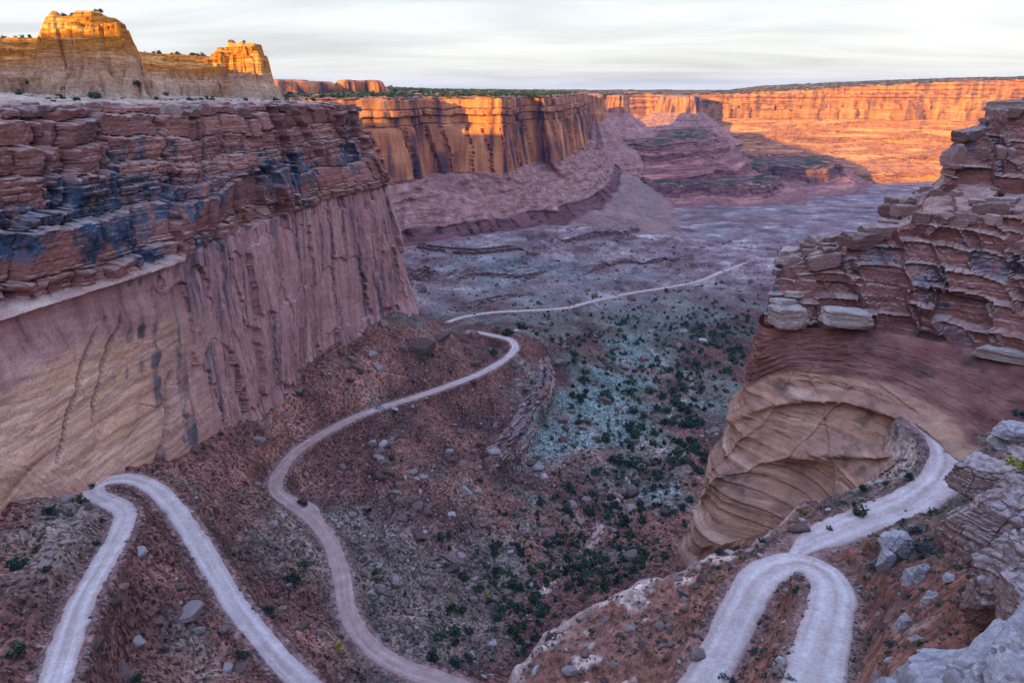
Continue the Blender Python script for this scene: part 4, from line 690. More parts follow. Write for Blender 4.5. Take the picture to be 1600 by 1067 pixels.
def M_stone(name, ramp, bed=0.0, lich=0.0, sc=1.0):
    m = MB(name, 0.95); oi = m.N.new('ShaderNodeObjectInfo'); tone = m.math('ADD', oi.outputs['Random'], m.attr('tone')); tone = m.math('FRACT', tone)
    c = m.ramp(tone, ramp); g = m.noise((1.3*sc, 1.3*sc, 2.0*sc), 5, 0.7)
    if bed: c = m.mix(c, m.ramp(m.noise((0.25*sc, 0.25*sc, 3.0*sc), 5, 0.65, 0.3, (0.25, 0.15, 0)), [(0.3, (0.11, 0.065, 0.06)), (0.5, (0.22, 0.135, 0.118)), (0.7, (0.36, 0.27, 0.24))]), bed)
    if lich:
        up = m.N.new('ShaderNodeSeparateXYZ'); m.L.new(m.geo.outputs['Normal'], up.inputs[0])
        c = m.mix(c, (0.50, 0.47, 0.47), m.math('MULTIPLY', m.math('MULTIPLY', m.mapr(up.outputs['Z'], 0.1, 0.75), lich), m.ramp(m.noise((0.9*sc, 0.9*sc, 0.9*sc), 5, 0.7), [(0.42, 0.0), (0.56, 1.0)])))
    c = m.mix(c, m.ramp(g, [(0.25, 0.6), (0.75, 1.35)]), 0.8, 'MULTIPLY'); gg = m.noise((9*sc, 9*sc, 12*sc), 4, 0.75); c = m.mix(c, m.ramp(gg, [(0.3, 0.55), (0.65, 1.3)]), 0.7, 'MULTIPLY'); m.bump(g, 0.2/sc); m.bump(gg, 0.05/sc); return m.col(c)
STONE = M_stone('talus_stone', [(0, (0.085, 0.055, 0.05)), (0.4, (0.155, 0.10, 0.09)), (0.7, (0.21, 0.15, 0.138)), (0.9, (0.27, 0.225, 0.215)), (1, (0.38, 0.35, 0.345))])
OUTC = M_stone('outcrop_stone', [(0, (0.15, 0.09, 0.085)), (1, (0.25, 0.155, 0.14))], 0.75, 0.5, 1.2)
PALE = M_stone('pale_stone', [(0, (0.27, 0.275, 0.31)), (1, (0.40, 0.395, 0.42))], 0.3, 0.55, 1.6)
def rotz_tilt(n, tilt=0.35):
    a = RS.rand(n)*6.283; b = RS.randn(n)*tilt; c = RS.randn(n)*tilt; ca, sa, cb, sb, cc, sc = np.cos(a), np.sin(a), np.cos(b), np.sin(b), np.cos(c), np.sin(c); o = np.zeros(n); i = np.ones(n)
    Rz = np.stack([ca, -sa, o, sa, ca, o, o, o, i], 1).reshape(n, 3, 3); Rx = np.stack([i, o, o, o, cb, -sb, o, sb, cb], 1).reshape(n, 3, 3); Ry = np.stack([cc, o, sc, o, i, o, -sc, o, cc], 1).reshape(n, 3, 3)
    return Rz@Rx@Ry
def merged(name, protos, pos, scl, rot, mat, smooth=False):
    Vs, Fs, Ts = [], [], []; off = 0; pick = RS.randint(len(protos), size=len(pos)); tn = RS.rand(len(pos))
    for k, (V, F) in enumerate(protos):
        i = np.where(pick == k)[0]
        if not len(i): continue
        W = np.einsum('nij,nvj->nvi', rot[i], V[None]*scl[i, None, :])+pos[i, None, :]
        Vs.append(W.reshape(-1, 3)); Fs.append((F[None]+(np.arange(len(i))*len(V))[:, None, None]).reshape(-1, F.shape[1])+off); Ts.append(np.repeat(tn[i], len(V))); off += len(i)*len(V)
    return obj(name, mesh_raw(name, np.concatenate(Vs), np.concatenate(Fs), mat, {'tone': np.concatenate(Ts)}, smooth))
def visible(P, tol=1.05):
    px, py, d = project(P); ok = (px > 4) & (px < 1596) & (py > 4) & (py < 1063) & (d > 5)
    zb = ZB[np.clip((py/8).astype(int), 0, 133), np.clip((px/8).astype(int), 0, 199)]; return ok & (d < zb*tol+3)
def scatter_floor(n):
    r = RS.rand(n)*(NR-1); c = RS.rand(n)*(NC-1); y = (Y0+CY)*((Y1+CY)/(Y0+CY))**(r/(NR-1))-CY; x = (U0+(U1-U0)*c/(NC-1))*(y+CY)
    return x, y
def road_dist(x, y):
    d = np.full(len(x), 99.0)
    for R, hw in ROADS.values():
        S_ = R[::3]
        for a in range(0, len(x), 20000): b = slice(a, a+20000); d[b] = np.minimum(d[b], np.sqrt(((x[b, None]-S_[:, 0])**2+(y[b, None]-S_[:, 1])**2).min(1))-hw)
    return d
def place(proto_me, pos, scl, rot, name, label, cat, group, parts=()):
    out = []
    for p, s_, r in zip(pos, scl, rot):
        o = obj(name, proto_me[RS.randint(len(proto_me))]); o.location = p; o.scale = s_; o.rotation_euler = (RS.randn()*0.2, RS.randn()*0.2, RS.rand()*6.28) if r is None else r
        tag(o, label, cat, group); out.append(o)
    return out
# --- talus stones
x, y = scatter_floor(90000); z = gz(x, y); P = np.stack([x, y, z], 1); px, py, d = project(P)
def pb_(px_, py_, L): return sum(w*np.exp(-((px_-a)/rx_)**2-((py_-b)/ry_)**2) for a, b, rx_, ry_, w in L)
dens = 0.25+pb_(px, py, [(640, 820, 190, 120, 1), (700, 960, 120, 90, 1), (860, 800, 130, 110, 1), (560, 590, 120, 60, 0.7), (260, 950, 160, 100, 0.5), (800, 640, 90, 80, 0.6), (800, 400, 250, 60, 0.4), (1000, 330, 200, 40, 0.3)])
k = visible(P) & (RS.rand(len(x)) < dens) & (road_dist(x, y) > 1.5); x, y, z, P, d, px, py = [a[k] for a in (x, y, z, P, d, px, py)]
size = 0.26*(1-RS.rand(len(x)))**-0.52; size = np.minimum(size, 2.1+0.8*RS.rand(len(x)))*np.clip(d/330, 0.55, 1.9)
o_ = np.argsort(-size/d); big, rest = o_[:220], o_[220:13500]
prot = [mesh_raw('boulder', *rock_verts(2, 100+i, 4, 0.04, 0.0, 1.0, 0.22), STONE, {'tone': np.zeros(162)}) for i in range(8)]
def region(px_, py_):
    if py_ < 520: r = 'on the grey slope beyond the far valley road' if px_ < 950 else 'on the far valley floor near the distant road'
    elif px_ < 330: r = 'on the slope left of the left hairpin leg' if px_ < 140 else 'on the slope between the legs of the left hairpin'
    elif px_ > 760 and py_ < 760: r = 'on the slope under the dark ledge' if px_ < 900 else 'on the pale valley floor by the wash'
    elif px_ > 760: r = 'among the densest trees in the canyon bottom' if px_ < 960 else 'on the red slope at the right of the canyon bottom'
    elif py_ < 640: r = 'on the brown talus between cliff and middle road'
    elif py_ < 760: r = 'on the talus below the light blue car'
    elif py_ < 880: r = 'on the stony slope right of the dark parked car'
    elif px_ < 520: r = 'on the strip between the left and middle roads'
    else: r = 'on the stony slope right of the lower middle road'
    return 'weathered boulder '+r, 'boulders '+r
for i in big:
    sc = size[i]*np.array([1.0+0.5*RS.rand(), 0.8+0.3*RS.rand(), 0.5+0.4*RS.rand()]); l, g = region(px[i], py[i])
    o = obj('boulder', prot[RS.randint(8)]); o.location = P[i]+np.array([0, 0, 0.25*sc[2]]); o.scale = sc; o.rotation_euler = (RS.randn()*0.25, RS.randn()*0.25, RS.rand()*6.28); tag(o, l, 'boulder', g)
sm = [rock_verts(1, 200+i, rough=0.0) for i in range(8)]; n = len(rest)
# keep the small ones cheap
V0, F0 = ico(0); sm0 = []
for i in range(8):
    r_ = np.random.RandomState(300+i); sm0.append((V0*(0.45+0.75*r_.rand(12))[:, None], F0))
tag(merged('rubble', sm0, P[rest]+np.array([0, 0, 0.1]), size[rest, None]*np.stack([1+0.6*RS.rand(n), 0.8+0.4*RS.rand(n), 0.5+0.4*RS.rand(n)], 1), rotz_tilt(n), STONE), 'loose stones scattered over the talus and canyon floor', 'rubble', kind='stuff')
V_ = []
for nme, zf_ in (('left', gz), ('mid', gz), ('hair', bz_at), ('alc', bz_at)):
    R, hw = ROADS[nme]; i = RS.randint(1, len(R)-1, 1400 if nme in ('left', 'mid') else 700); t = R[i+1]-R[i-1]; t /= np.linalg.norm(t[:, :2], axis=1, keepdims=True); off = (hw*(0.86+0.5*RS.rand(len(i))**1.5))*np.where(RS.rand(len(i)) < 0.5, 1, -1)
    x_ = R[i, 0]+t[:, 1]*off; y_ = R[i, 1]-t[:, 0]*off; V_.append(np.stack([x_, y_, np.maximum(zf_(x_, y_), R[i, 2]-1.5)+0.05], 1))
P_ = np.concatenate(V_); P_ = P_[visible(P_)]; n = len(P_); s_ = np.minimum(0.10*(1-RS.rand(n))**-0.5, 0.55)
tag(merged('roadside_gravel', sm0, P_, s_[:, None]*np.stack([1+0.6*RS.rand(n), 0.8+0.4*RS.rand(n), 0.5+0.4*RS.rand(n)], 1), rotz_tilt(n), STONE), 'small stones thrown up along the edges of the dirt roads', 'gravel', kind='stuff')
# --- stones one can point to
def special(px_, py_, zf, sc, seed, label, mat=STONE, sub=5, rot=(0, 0, 0), strata=0.05, lift=0.25, name='boulder', tone=0.0, t=None):
    V, F = rock_verts(sub, seed, 7, 0.07, strata); p = hit(px_, py_, zf) if t is None else att(px_, py_, t)
    o = obj(name, mesh_raw(name, V, F, mat, {'tone': np.full(len(V), tone)}, False)); o.location = p+np.array([0, 0, lift*sc[2]]); o.scale = sc; o.rotation_euler = rot; tag(o, label, 'boulder'); return o
ICO[3] = ico(3)
for a in [(296, 960, gz, (4.0, 2.6, 1.7), 11, 'large dark red boulder on the slope inside the left hairpin'), (250, 972, gz, (1.5, 1.3, 1.0), 12, 'small red boulder just left of the large dark red one'), (500, 990, gz, (1.2, 1.0, 0.9), 13, 'lone reddish stone left of the middle road near its lower bend'),
          (550, 803, gz, (2.6, 1.8, 1.3), 14, 'dark boulder on the slope right of the dark parked car'), (598, 697, gz, (3.0, 1.8, 2.2), 15, 'pale upright split boulder below the light blue car'), (583, 694, gz, (2.6, 2.2, 2.0), 16, 'greyish mauve boulder leaning beside the pale split one'), (617, 640, gz, (2.8, 1.6, 1.3), 17, 'pale flat stone at the road edge in front of the light blue car'),
          (655, 548, gz, (11, 5.5, 5), 18, 'huge fallen red slab tilted on the upper talus'), (688, 531, gz, (9, 3.5, 3), 19, 'long fallen slab above the huge tilted one on the talus'), (1097, 534, gz, (5.8, 4.4, 3.2), 20, 'big pale block standing alone on the valley floor'), (655, 838, gz, (4.6, 2.6, 2.2), 21, 'long grey boulder on the stony slope right of the middle road'), (706, 876, gz, (5.5, 2.0, 1.4), 22, 'flat slab tilted down the slope above the canyon trees'), (800, 860, gz, (2.2, 1.8, 2.0), 23, 'orange-brown upright stone among the canyon trees'), (985, 800, gz, (4.6, 3.4, 2.4), 24, 'rounded grey boulder at the edge of the densest trees'), (885, 812, gz, (2.6, 2.2, 1.8), 25, 'pinkish block in the middle of the canyon bottom')]:
    special(*a, sub=3, rot=(0.1, -0.25 if a[4] in (18, 19, 22) else 0.05, 0.5 if a[4] in (18, 19) else a[4]*0.7), mat=PALE if a[4] in (15, 17, 20) else STONE, tone={18: .25, 19: .28, 11: .1, 12: .2, 13: .2, 14: .05, 16: .5, 21: .75, 22: .6, 23: .3, 24: .8, 25: .55}.get(a[4], 0.5))
special(1250, 828, bz_at, (2.3, 1.2, 0.9), 26, 'flat reddish slab beside the track below the slickrock bowl', sub=3, tone=0.2)
special(1305, 955, bz_at, (0.1, 0.1, 0.1), 27, 'tiny pebble on the hairpin road', sub=1) if False else None
for i, (a, b, s_) in enumerate([(985, 985, 0.9), (1090, 1025, 1.0), (1100, 905, 0.8), (1035, 1010, 0.6), (890, 1050, 0.8), (960, 1040, 0.5), (1060, 905, 0.5), (1010, 925, 0.5), (1130, 920, 0.5), (1040, 960, 0.5)]):
    special(a, b, bz_at, (s_*1.5, s_*1.1, s_*0.8), 40+i, 'low red-brown stone half sunk in the soil of the near promontory', sub=2, tone=0.2)['group'] = 'stones on the near promontory'
BLK = M_stone('cliff_block_stone', [(0, (0.15, 0.075, 0.068)), (0.5, (0.24, 0.125, 0.11)), (0.85, (0.31, 0.185, 0.16)), (1, (0.42, 0.31, 0.27))], 0.35, 0.35, 0.7)
bprot = [mesh_raw('block', *rock_verts(3, 800+i, 2, 0.05, 0.04, box=1.0, tilt=0.10), BLK, {'tone': np.zeros(642)}) for i in range(10)]
CREAM = M_stone('cream_block_stone', [(0, (0.33, 0.26, 0.22)), (1, (0.44, 0.37, 0.32))], 0.3, 0.4, 0.7)
bpale = [mesh_raw('block', *rock_verts(3, 820+i, 2, 0.10, 0.10, box=1.0, tilt=0.12), CREAM, {'tone': np.zeros(642)}) for i in range(4)]
CL = [o for o in bpy.data.objects if o.name.startswith('canyon_cliff')]; CLL = [o for o in CL if 'left' in o['label']][0]; CLR = [o for o in CL if 'right' in o['label']][0]
def cliff_block(parent, p, sc, yaw, pale=False):
    pr_ = bpale if pale else bprot; o = obj('block', pr_[RS.randint(len(pr_))], parent); o.location = p; o.scale = sc; o.rotation_euler = (RS.randn()*0.06, RS.randn()*0.06, yaw); return o
for fr0, num, sz_ in ((0.98, 22, 2.6), (1.5, 22, 1.4), (2.0, 20, 2.3), (2.7, 22, 1.2), (3.9, 22, 2.6), (3.4, 10, 2.2)):
    ri = np.argmin(np.abs(KFR[:, 0]-fr0)); cs = np.sort(RS.randint(60, 330, num))
    for c_ in cs:
        r_i = int(np.clip(ri+RS.randint(-5, 6), 0, RIGHTP.shape[0]-2)); p = RIGHTP[r_i, c_]; t_ = RIGHTP[r_i, c_+2]-RIGHTP[r_i, c_-2]
        if visible(p[None], 1.1)[0]: q_ = sz_*(0.5+0.9*RS.rand()); cliff_block(CLR, p+np.array([0, 0, 0.1*q_]), (q_*(0.9+0.9*RS.rand()), q_*(0.8+0.4*RS.rand()), q_*(0.55+0.4*RS.rand())), math.atan2(t_[1], t_[0])+0.25*RS.randn(), RS.rand() < 0.08)
for a, b, t_, sc, yw in [(1228, 494, 169, (5.2, 4.5, 3.4), 0.1), (1224, 472, 171, (3.6, 3.2, 1.3), 0.3), (1240, 460, 172, (2.6, 2.4, 1.0), 0.9), (1318, 496, 166, (7.6, 3.6, 2.6), -0.05), (1568, 553, 149, (6.5, 3.2, 2.0), -0.8)]: cliff_block(CLR, att(a, b, t_), sc, yw, True)
for a, b, t_, sc, yw in [(1566, 186, 199, (4.6, 4.0, 4.4), 0.2), (1596, 182, 198, (3.4, 3.4, 4.6), 0.5), (1530, 208, 199, (4.0, 3.2, 2.6), 0.1), (1490, 245, 196, (3.0, 3.0, 3.6), 0.3), (1410, 330, 190, (3.2, 3.0, 2.6), 0.2), (1232, 410, 178, (3.6, 3.0, 2.2), 0.4), (1300, 392, 182, (4.2, 3.0, 2.0), 0.1)]: cliff_block(CLR, att(a, b, t_), sc, yw)
for k in range(70):
    r_i = RS.randint(254, 264); c_ = RS.randint(60, 680); p = LEFTP[r_i, c_]; t_ = LEFTP[r_i, c_+2]-LEFTP[r_i, c_-2]
    if visible(p[None], 1.1)[0]: q_ = 2.8*(0.5+0.9*RS.rand()); cliff_block(CLL, p-np.array([0, 0, 0.25*q_]), (q_*(0.9+1.0*RS.rand()), q_*(0.8+0.4*RS.rand()), q_*(0.45+0.4*RS.rand())), math.atan2(t_[1], t_[0])+0.2*RS.randn(), RS.rand() < 0.06)
# --- outcrops at the right edge, each a pile of bedded blocks
def outcrop(label, cat, blocks_, mat, name='rock_outcrop', strata=0.10):
    c = np.array([att(b[0], b[1], b[2]) for b in blocks_]); e = bpy.data.objects.new(name, None); COL.objects.link(e); e.location = (*c[:, :2].mean(0), c[:, 2].min()-3); tag(e, label, cat)
    for i, (b, p) in enumerate(zip(blocks_, c)):
        V, F = rock_verts(5, b[5], 18, 0.08, strata, box=1.0); V = V*(1-0.09*sst(0.06, 0.0, np.abs(noise3(V[:, 0]*1.6+b[5], V[:, 1]*1.6, V[:, 2]*1.2, b[5]+3)))-0.05*sst(0.12, 0.0, np.abs(noise3(V[:, 0]*4+b[5], V[:, 1]*4, V[:, 2]*4, b[5]+5))))[:, None]; o = obj('block', mesh_raw('block', V, F, mat, {'tone': np.full(len(V), (b[5]*0.37) % 1)}, False), e)
        o.location = p-np.array(e.location); o.scale = b[3]; o.rotation_euler = b[4]; occlude(p)
    return e
outcrop('dark bedded outcrop with white-crusted tops at the right edge', 'outcrop', [(1532, 745, 70, (3.6, 3.0, 2.6), (0.1, -0.2, 0.3), 61), (1560, 820, 64, (4.2, 3.4, 4.6), (0.15, 0.35, 0.5), 62), (1520, 832, 67, (2.8, 2.6, 4.2), (-0.1, 0.3, 0.2), 63), (1590, 900, 58, (3.6, 3.6, 4.4), (0.0, 0.4, 0.9), 64), (1560, 925, 60, (2.4, 2.6, 4.0), (0.1, 0.45, 0.2), 65), (1600, 800, 66, (4, 4, 4.2), (0, 0.1, 0.1), 66), (1620, 740, 72, (5, 4, 2.6), (0.1, 0, 0.4), 67), (1610, 960, 54, (3.2, 3, 4), (0.2, 0.1, 1.4), 68)], OUTC)
outcrop('small pale rock with white cap above the dark outcrop', 'outcrop', [(1585, 676, 76, (2.2, 1.8, 1.5), (0, 0.1, 0.3), 69), (1560, 690, 77, (1.4, 1.2, 0.9), (0, 0.1, 1.3), 70)], PALE)
outcrop('white lichened blocks stepping down the gully beside the hairpin', 'outcrop', [(1402, 852, 98, (2.6, 2.0, 3.0), (0.1, 0.2, 0.2), 71), (1432, 905, 88, (1.7, 1.6, 3.0), (0.1, 0.2, 0.8), 72), (1462, 952, 78, (1.5, 1.5, 2.6), (0.0, 0.2, 0.4), 73), (1385, 875, 96, (1.4, 1.2, 2.0), (0, 0.2, 0.3), 74), (1410, 980, 78, (0.9, 0.9, 1.8), (0, 0.2, 0.3), 75)], PALE)
outcrop('pale bluish rim rock in the bottom right corner', 'outcrop', [(1560, 1175, 26, (4.2, 3.6, 4.6), (0.0, 0.1, 0.4), 81), (1640, 1120, 24, (4.2, 3.2, 4.2), (0.1, -0.1, 0.9), 82), (1440, 1150, 29, (2.8, 2.4, 3.0), (0.2, 0.25, 0.2), 83), (1500, 1060, 30, (1.9, 1.6, 1.4), (0.1, 0.0, 0.2), 84), (1560, 1300, 27, (8, 6, 9), (0, 0, 0.2), 85)], PALE, strata=0.05)
print('rocks', time.time()-T0)

# --- plants
def M_leaf(name, ramp):
    m = MB(name, 0.8); oi = m.N.new('ShaderNodeObjectInfo'); t = m.math('FRACT', m.math('ADD', oi.outputs['Random'], m.attr('tone')))
    c = m.ramp(t, ramp); c = m.mix(c, m.ramp(m.noise((1.5, 1.5, 1.5), 2), [(0.3, 0.6), (0.7, 1.4)]), 0.7, 'MULTIPLY'); return m.col(c)
LEAF = M_leaf('juniper_foliage', [(0, (0.016, 0.044, 0.032)), (0.5, (0.034, 0.07, 0.046)), (0.85, (0.06, 0.095, 0.05)), (1, (0.11, 0.115, 0.055))])
SAGE = M_leaf('sage_foliage', [(0, (0.05, 0.075, 0.045)), (0.6, (0.085, 0.105, 0.07)), (1, (0.14, 0.14, 0.075))])
BLUE = M_leaf('dark_shrub_foliage', [(0, (0.045, 0.06, 0.065)), (1, (0.075, 0.09, 0.095))])
GOLD = M_leaf('yellow_shrub_foliage', [(0, (0.22, 0.19, 0.04)), (1, (0.32, 0.26, 0.06))])
mb = MB('bark', 0.95); BARK = mb.col(mb.ramp(mb.noise((4, 4, 1), 3), [(0.3, (0.09, 0.065, 0.05)), (0.7, (0.17, 0.13, 0.105))]))
def foliage(seed, nclump, per, R=(1, 1, 0.8), leaf=0.16, base=0.15):
    """leaf-sized faces gathered in clumps through an uneven crown about 1 unit in radius standing on z=0"""
    r = np.random.RandomState(seed); cc = r.randn(nclump, 3); cc /= np.linalg.norm(cc, axis=1, keepdims=True); cc *= (0.35+0.55*r.rand(nclump, 1)); cc[:, 2] = np.abs(cc[:, 2])*1.15-0.12; cc *= np.array(R)
    cr_ = 0.28+0.22*r.rand(nclump); c = np.repeat(cc, per, 0)+np.repeat(cr_, per)[:, None]*r.randn(nclump*per, 3)*0.5; c[:, 2] = np.maximum(c[:, 2], 0.0)+base
    n = len(c); a = r.randn(n, 3); a /= np.linalg.norm(a, axis=1, keepdims=True); b = np.cross(a, r.randn(n, 3)); b /= np.linalg.norm(b, axis=1, keepdims=True); l = leaf*(0.6+0.8*r.rand(n, 1))
    V = np.stack([c-a*l-b*l*0.6, c+a*l-b*l*0.6, c+a*l*0.6+b*l, c-a*l*0.6+b*l], 1).reshape(-1, 3); F = np.arange(4*n).reshape(n, 4); return V, F, np.repeat(r.rand(n)*0.35, 4)
def trunk(seed, h=0.9):
    r = np.random.RandomState(seed); V, F = [], []
    def limb(p, q, r0, r1):
        k = 6; b = len(V); p, q = np.array(p, float), np.array(q, float); d = q-p; u = np.cross(d, (0.3, 1, 0.2)); u /= np.linalg.norm(u); w = np.cross(d, u); w /= np.linalg.norm(w)
        for c, rr in ((p, r0), ((p+q)/2+0.03*r.randn(3), (r0+r1)/2), (q, r1)):
            for i in range(k): a = 6.2832*i/k; V.append(c+rr*(u*math.cos(a)+w*math.sin(a)))
        for j in range(2):
            for i in range(k): F.append((b+j*k+i, b+j*k+(i+1) % k, b+(j+1)*k+(i+1) % k, b+(j+1)*k+i))
    limb((0, 0, -0.3), (0.05, 0.03, 0.45*h), 0.10, 0.07)
    for i in range(4): a = i*1.57+r.rand(); limb((0.04, 0.03, (0.2+0.2*r.rand())*h), (0.5*math.cos(a), 0.5*math.sin(a), h*(0.65+0.3*r.rand())), 0.05, 0.015)
    return np.array(V), np.array(F)
CROWN = []; TRUNK = []
for i in range(7):
    V, F, tn = foliage(400+i, 11, 26, (0.95, 0.95, 0.95+0.3*(i % 3)), 0.13, 0.22); CROWN.append(mesh_raw('crown', V, F, LEAF, {'tone': tn}))
    V, F = trunk(420+i); TRUNK.append(mesh_raw('trunk', V, F, BARK, {'tone': np.zeros(len(V))}))
def tree(p, s_, label, group, name='juniper_tree', cat='tree'):
    e = bpy.data.objects.new(name, None); COL.objects.link(e); e.location = p; e.scale = (s_, s_, s_*(0.85+0.35*RS.rand())); e.rotation_euler = (0, 0, RS.rand()*6.28); tag(e, label, cat, group)
    k = RS.randint(7); obj('crown', CROWN[k], e); obj('trunk', TRUNK[k], e); return e
SHR = {n_: [] for n_ in ('sage', 'dark', 'gold')}
for n_, mt in (('sage', SAGE), ('dark', BLUE), ('gold', GOLD)):
    for i in range(4): V, F, tn = foliage(450+i, 8, 22, (1, 1, 0.7), 0.14, 0.05); SHR[n_].append(mesh_raw('shrub', V, F, mt, {'tone': tn}))
def shrub(p, s_, kind, label, group=None, name='shrub'):
    o = obj(name, SHR[kind][RS.randint(4)]); o.location = p; o.scale = (s_*(0.9+0.3*RS.rand()), s_, s_*(0.7+0.3*RS.rand())); o.rotation_euler = (0, 0, RS.rand()*6.28); tag(o, label, 'shrub', group); return o
# junipers along the canyon bottom, thickest by the wash
x, y = scatter_floor(90000); y_w = (y+CY)**2; z = gz(x, y); P = np.stack([x, y, z], 1); px, py, d = project(P)
td = pb_(px, py, [(900, 850, 90, 70, 1.0), (830, 930, 70, 50, 1.0), (960, 760, 70, 60, 0.9), (1020, 690, 80, 70, 1.0), (1080, 660, 50, 70, 1.0), (1100, 560, 120, 70, 1.0), (1000, 530, 130, 50, 0.8), (1180, 470, 70, 40, 0.8), (900, 600, 60, 60, 0.25), (900, 520, 90, 30, 0.4), (760, 870, 60, 50, 0.45), (1060, 780, 40, 40, 0.6), (690, 980, 60, 60, 0.25), (980, 880, 50, 40, 0.6), (950, 580, 60, 40, 0.35), (1120, 520, 60, 40, 0.5)])+0.012
clump = sst(-0.15, 0.35, fbm2(x/22, y/22, 501, 3))
k = visible(P, 1.04) & (RS.rand(len(x)) < 0.34*td*(0.35+0.75*clump)*np.clip((400/(y+CY))**0.3, 0.5, 1.5)) & (road_dist(x, y) > 2.5) & (py > 440); P, d, px, py = P[k], d[k], px[k], py[k]
sz = (1.15+1.6*RS.rand(len(P))**1.8)*np.clip(d/330, 0.85, 1.45); o_ = np.argsort(-sz/d); print('junipers', len(P))
def treereg(a, b):
    side = 'left' if a < 850 else ('right' if a > 960 else 'middle')
    if b > 900: r = 'at the near end of the thicket above the promontory edge' if a > 800 else 'on the stony slope left of the canyon bottom thicket'
    elif b > 840: r = 'in the %s of the densest canyon bottom thicket' % side
    elif b > 780: r = 'in the %s of the thicket edge above the densest part' % side
    elif b > 700: r = 'by the wash between the slickrock nose and the ledge' if a > 960 else 'on the slope below the dark ledge left of the wash'
    elif b > 640: r = 'beside the wash left of the slickrock nose' if a > 1010 else 'on the pale blue-grey patch left of the wash'
    elif b > 560: r = 'at the middle of the valley near the big pale block'
    else: r = 'on the far valley floor towards the distant road'
    return 'dark green juniper '+r, 'junipers '+r
for i in o_[:215]: tree(P[i], sz[i], *treereg(px[i], py[i]))
lowV = [foliage(480+i, 6, 6, (0.95, 0.95, 1.1), 0.29, 0.2)[:2] for i in range(5)]; rest = o_[215:2400]; n = len(rest)
if n: tag(merged('juniper_scrub', lowV, P[rest], sz[rest, None]*np.stack([np.ones(n), np.ones(n), 0.8+0.4*RS.rand(n)], 1)*0.85, rotz_tilt(n, 0.05), LEAF), 'small dark junipers dotted thickly over the valley floor', 'scrub', kind='stuff')
# low sage over the slopes
x, y = scatter_floor(70000); z = gz(x, y); P = np.stack([x, y, z], 1); px, py, d = project(P)
sdn = 0.12+pb_(px, py, [(90, 860, 120, 120, 0.6), (330, 830, 90, 100, 0.6), (420, 860, 90, 90, 0.8), (640, 960, 150, 110, 0.9), (300, 1010, 120, 60, 0.6), (1000, 620, 170, 140, 0.9), (860, 800, 130, 100, 0.6), (560, 860, 80, 80, 0.5)])
k = visible(P) & (RS.rand(len(x)) < 0.8*sdn*(0.3+sst(-0.1, 0.3, fbm2(x/18, y/18, 510, 3)))) & (road_dist(x, y) > 0.8) & (py > 480); P, d = P[k][:9000], d[k][:9000]; n = len(P)
sg = [foliage(490+i, 3, 5, (1, 1, 0.6), 0.36, 0.05)[:2] for i in range(5)]; s_ = (0.35+0.55*RS.rand(n)**1.5)*np.clip(d/250, 0.6, 1.9)
tag(merged('sagebrush', sg, P, s_[:, None]*np.array([[1, 1, 0.8]]), rotz_tilt(n, 0.05), SAGE), 'low grey-green sagebrush growing over the canyon slopes', 'brush', kind='stuff')
# stones and brush far down the valley
x, y = scatter_floor(40000); z = gz(x, y); P = np.stack([x, y, z], 1); px, py, d = project(P); k = visible(P) & (py < 500) & (RS.rand(len(x)) < 0.3+sst(0.0, 0.3, fbm2(x/60, y/60, 530, 3))); P, d = P[k], d[k]; n = min(len(P), 5200); q_ = n*6//10
s_ = (0.8+1.6*RS.rand(n)**3)*np.clip(d[:n]/800, 0.8, 1.3)
tag(merged('far_rubble', sm0, P[:q_], s_[:q_, None]*np.array([[1.3, 1, 0.7]]), rotz_tilt(q_), STONE), 'blocks and stones strewn over the distant valley floor', 'rubble', kind='stuff')
tag(merged('far_scrub', sg, P[q_:n], s_[q_:, None]*np.array([[1, 1, 0.9]]), rotz_tilt(n-q_, 0.05), LEAF), 'dark scrub dotted over the distant valley floor', 'brush', kind='stuff')
# near bench
x = RS.rand(30000)*120-6; y = RS.rand(30000)*110+36; z = bz_at(x, y); P = np.stack([x, y, z], 1); sdb = sdf_poly(x, y, RP)
k = visible(P) & (sdb > 1.5) & (road_dist(x, y) > 0.4) & (RS.rand(len(x)) < 0.10+0.75*sst(0.0, 0.3, fbm2(x/9, y/9, 520, 3))); P = P[k][:4500]; n = len(P); s_ = 0.15+0.42*RS.rand(n)**2.2
tag(merged('low_brush', sg, P, s_[:, None]*np.array([[1, 1, 0.8]]), rotz_tilt(n, 0.05), SAGE), 'tufts of low brush dotting the near promontory', 'brush', kind='stuff')
x = RS.rand(9000)*110; y = RS.rand(9000)*100+36; z = bz_at(x, y); P = np.stack([x, y, z], 1); k = visible(P) & (sdf_poly(x, y, RP) > 1) & (road_dist(x, y) > 0.3); P = P[k][:2600]; n = len(P); s_ = np.minimum(0.10*(1-RS.rand(n))**-0.6, 0.9)
tag(merged('gravel', sm0, P, s_[:, None]*np.stack([1+0.6*RS.rand(n), 0.8+0.4*RS.rand(n), 0.5+0.4*RS.rand(n)], 1), rotz_tilt(n), STONE), 'loose stones strewn over the near promontory and gully', 'rubble', kind='stuff')
for a, b in [(1400, 905), (1385, 950), (1420, 935), (1445, 985), (1480, 905), (1505, 935), (1395, 1010), (1360, 1000), (1470, 870), (1415, 800), (1380, 840), (1440, 1010), (1355, 905), (1425, 860), (1490, 850)]: shrub(hit(a, b, bz_at), 0.4+0.5*RS.rand(), 'dark' if (a+b) % 2 else 'sage', 'small shrub on the stony slope of the gully right of the hairpin', 'shrubs in the gully')
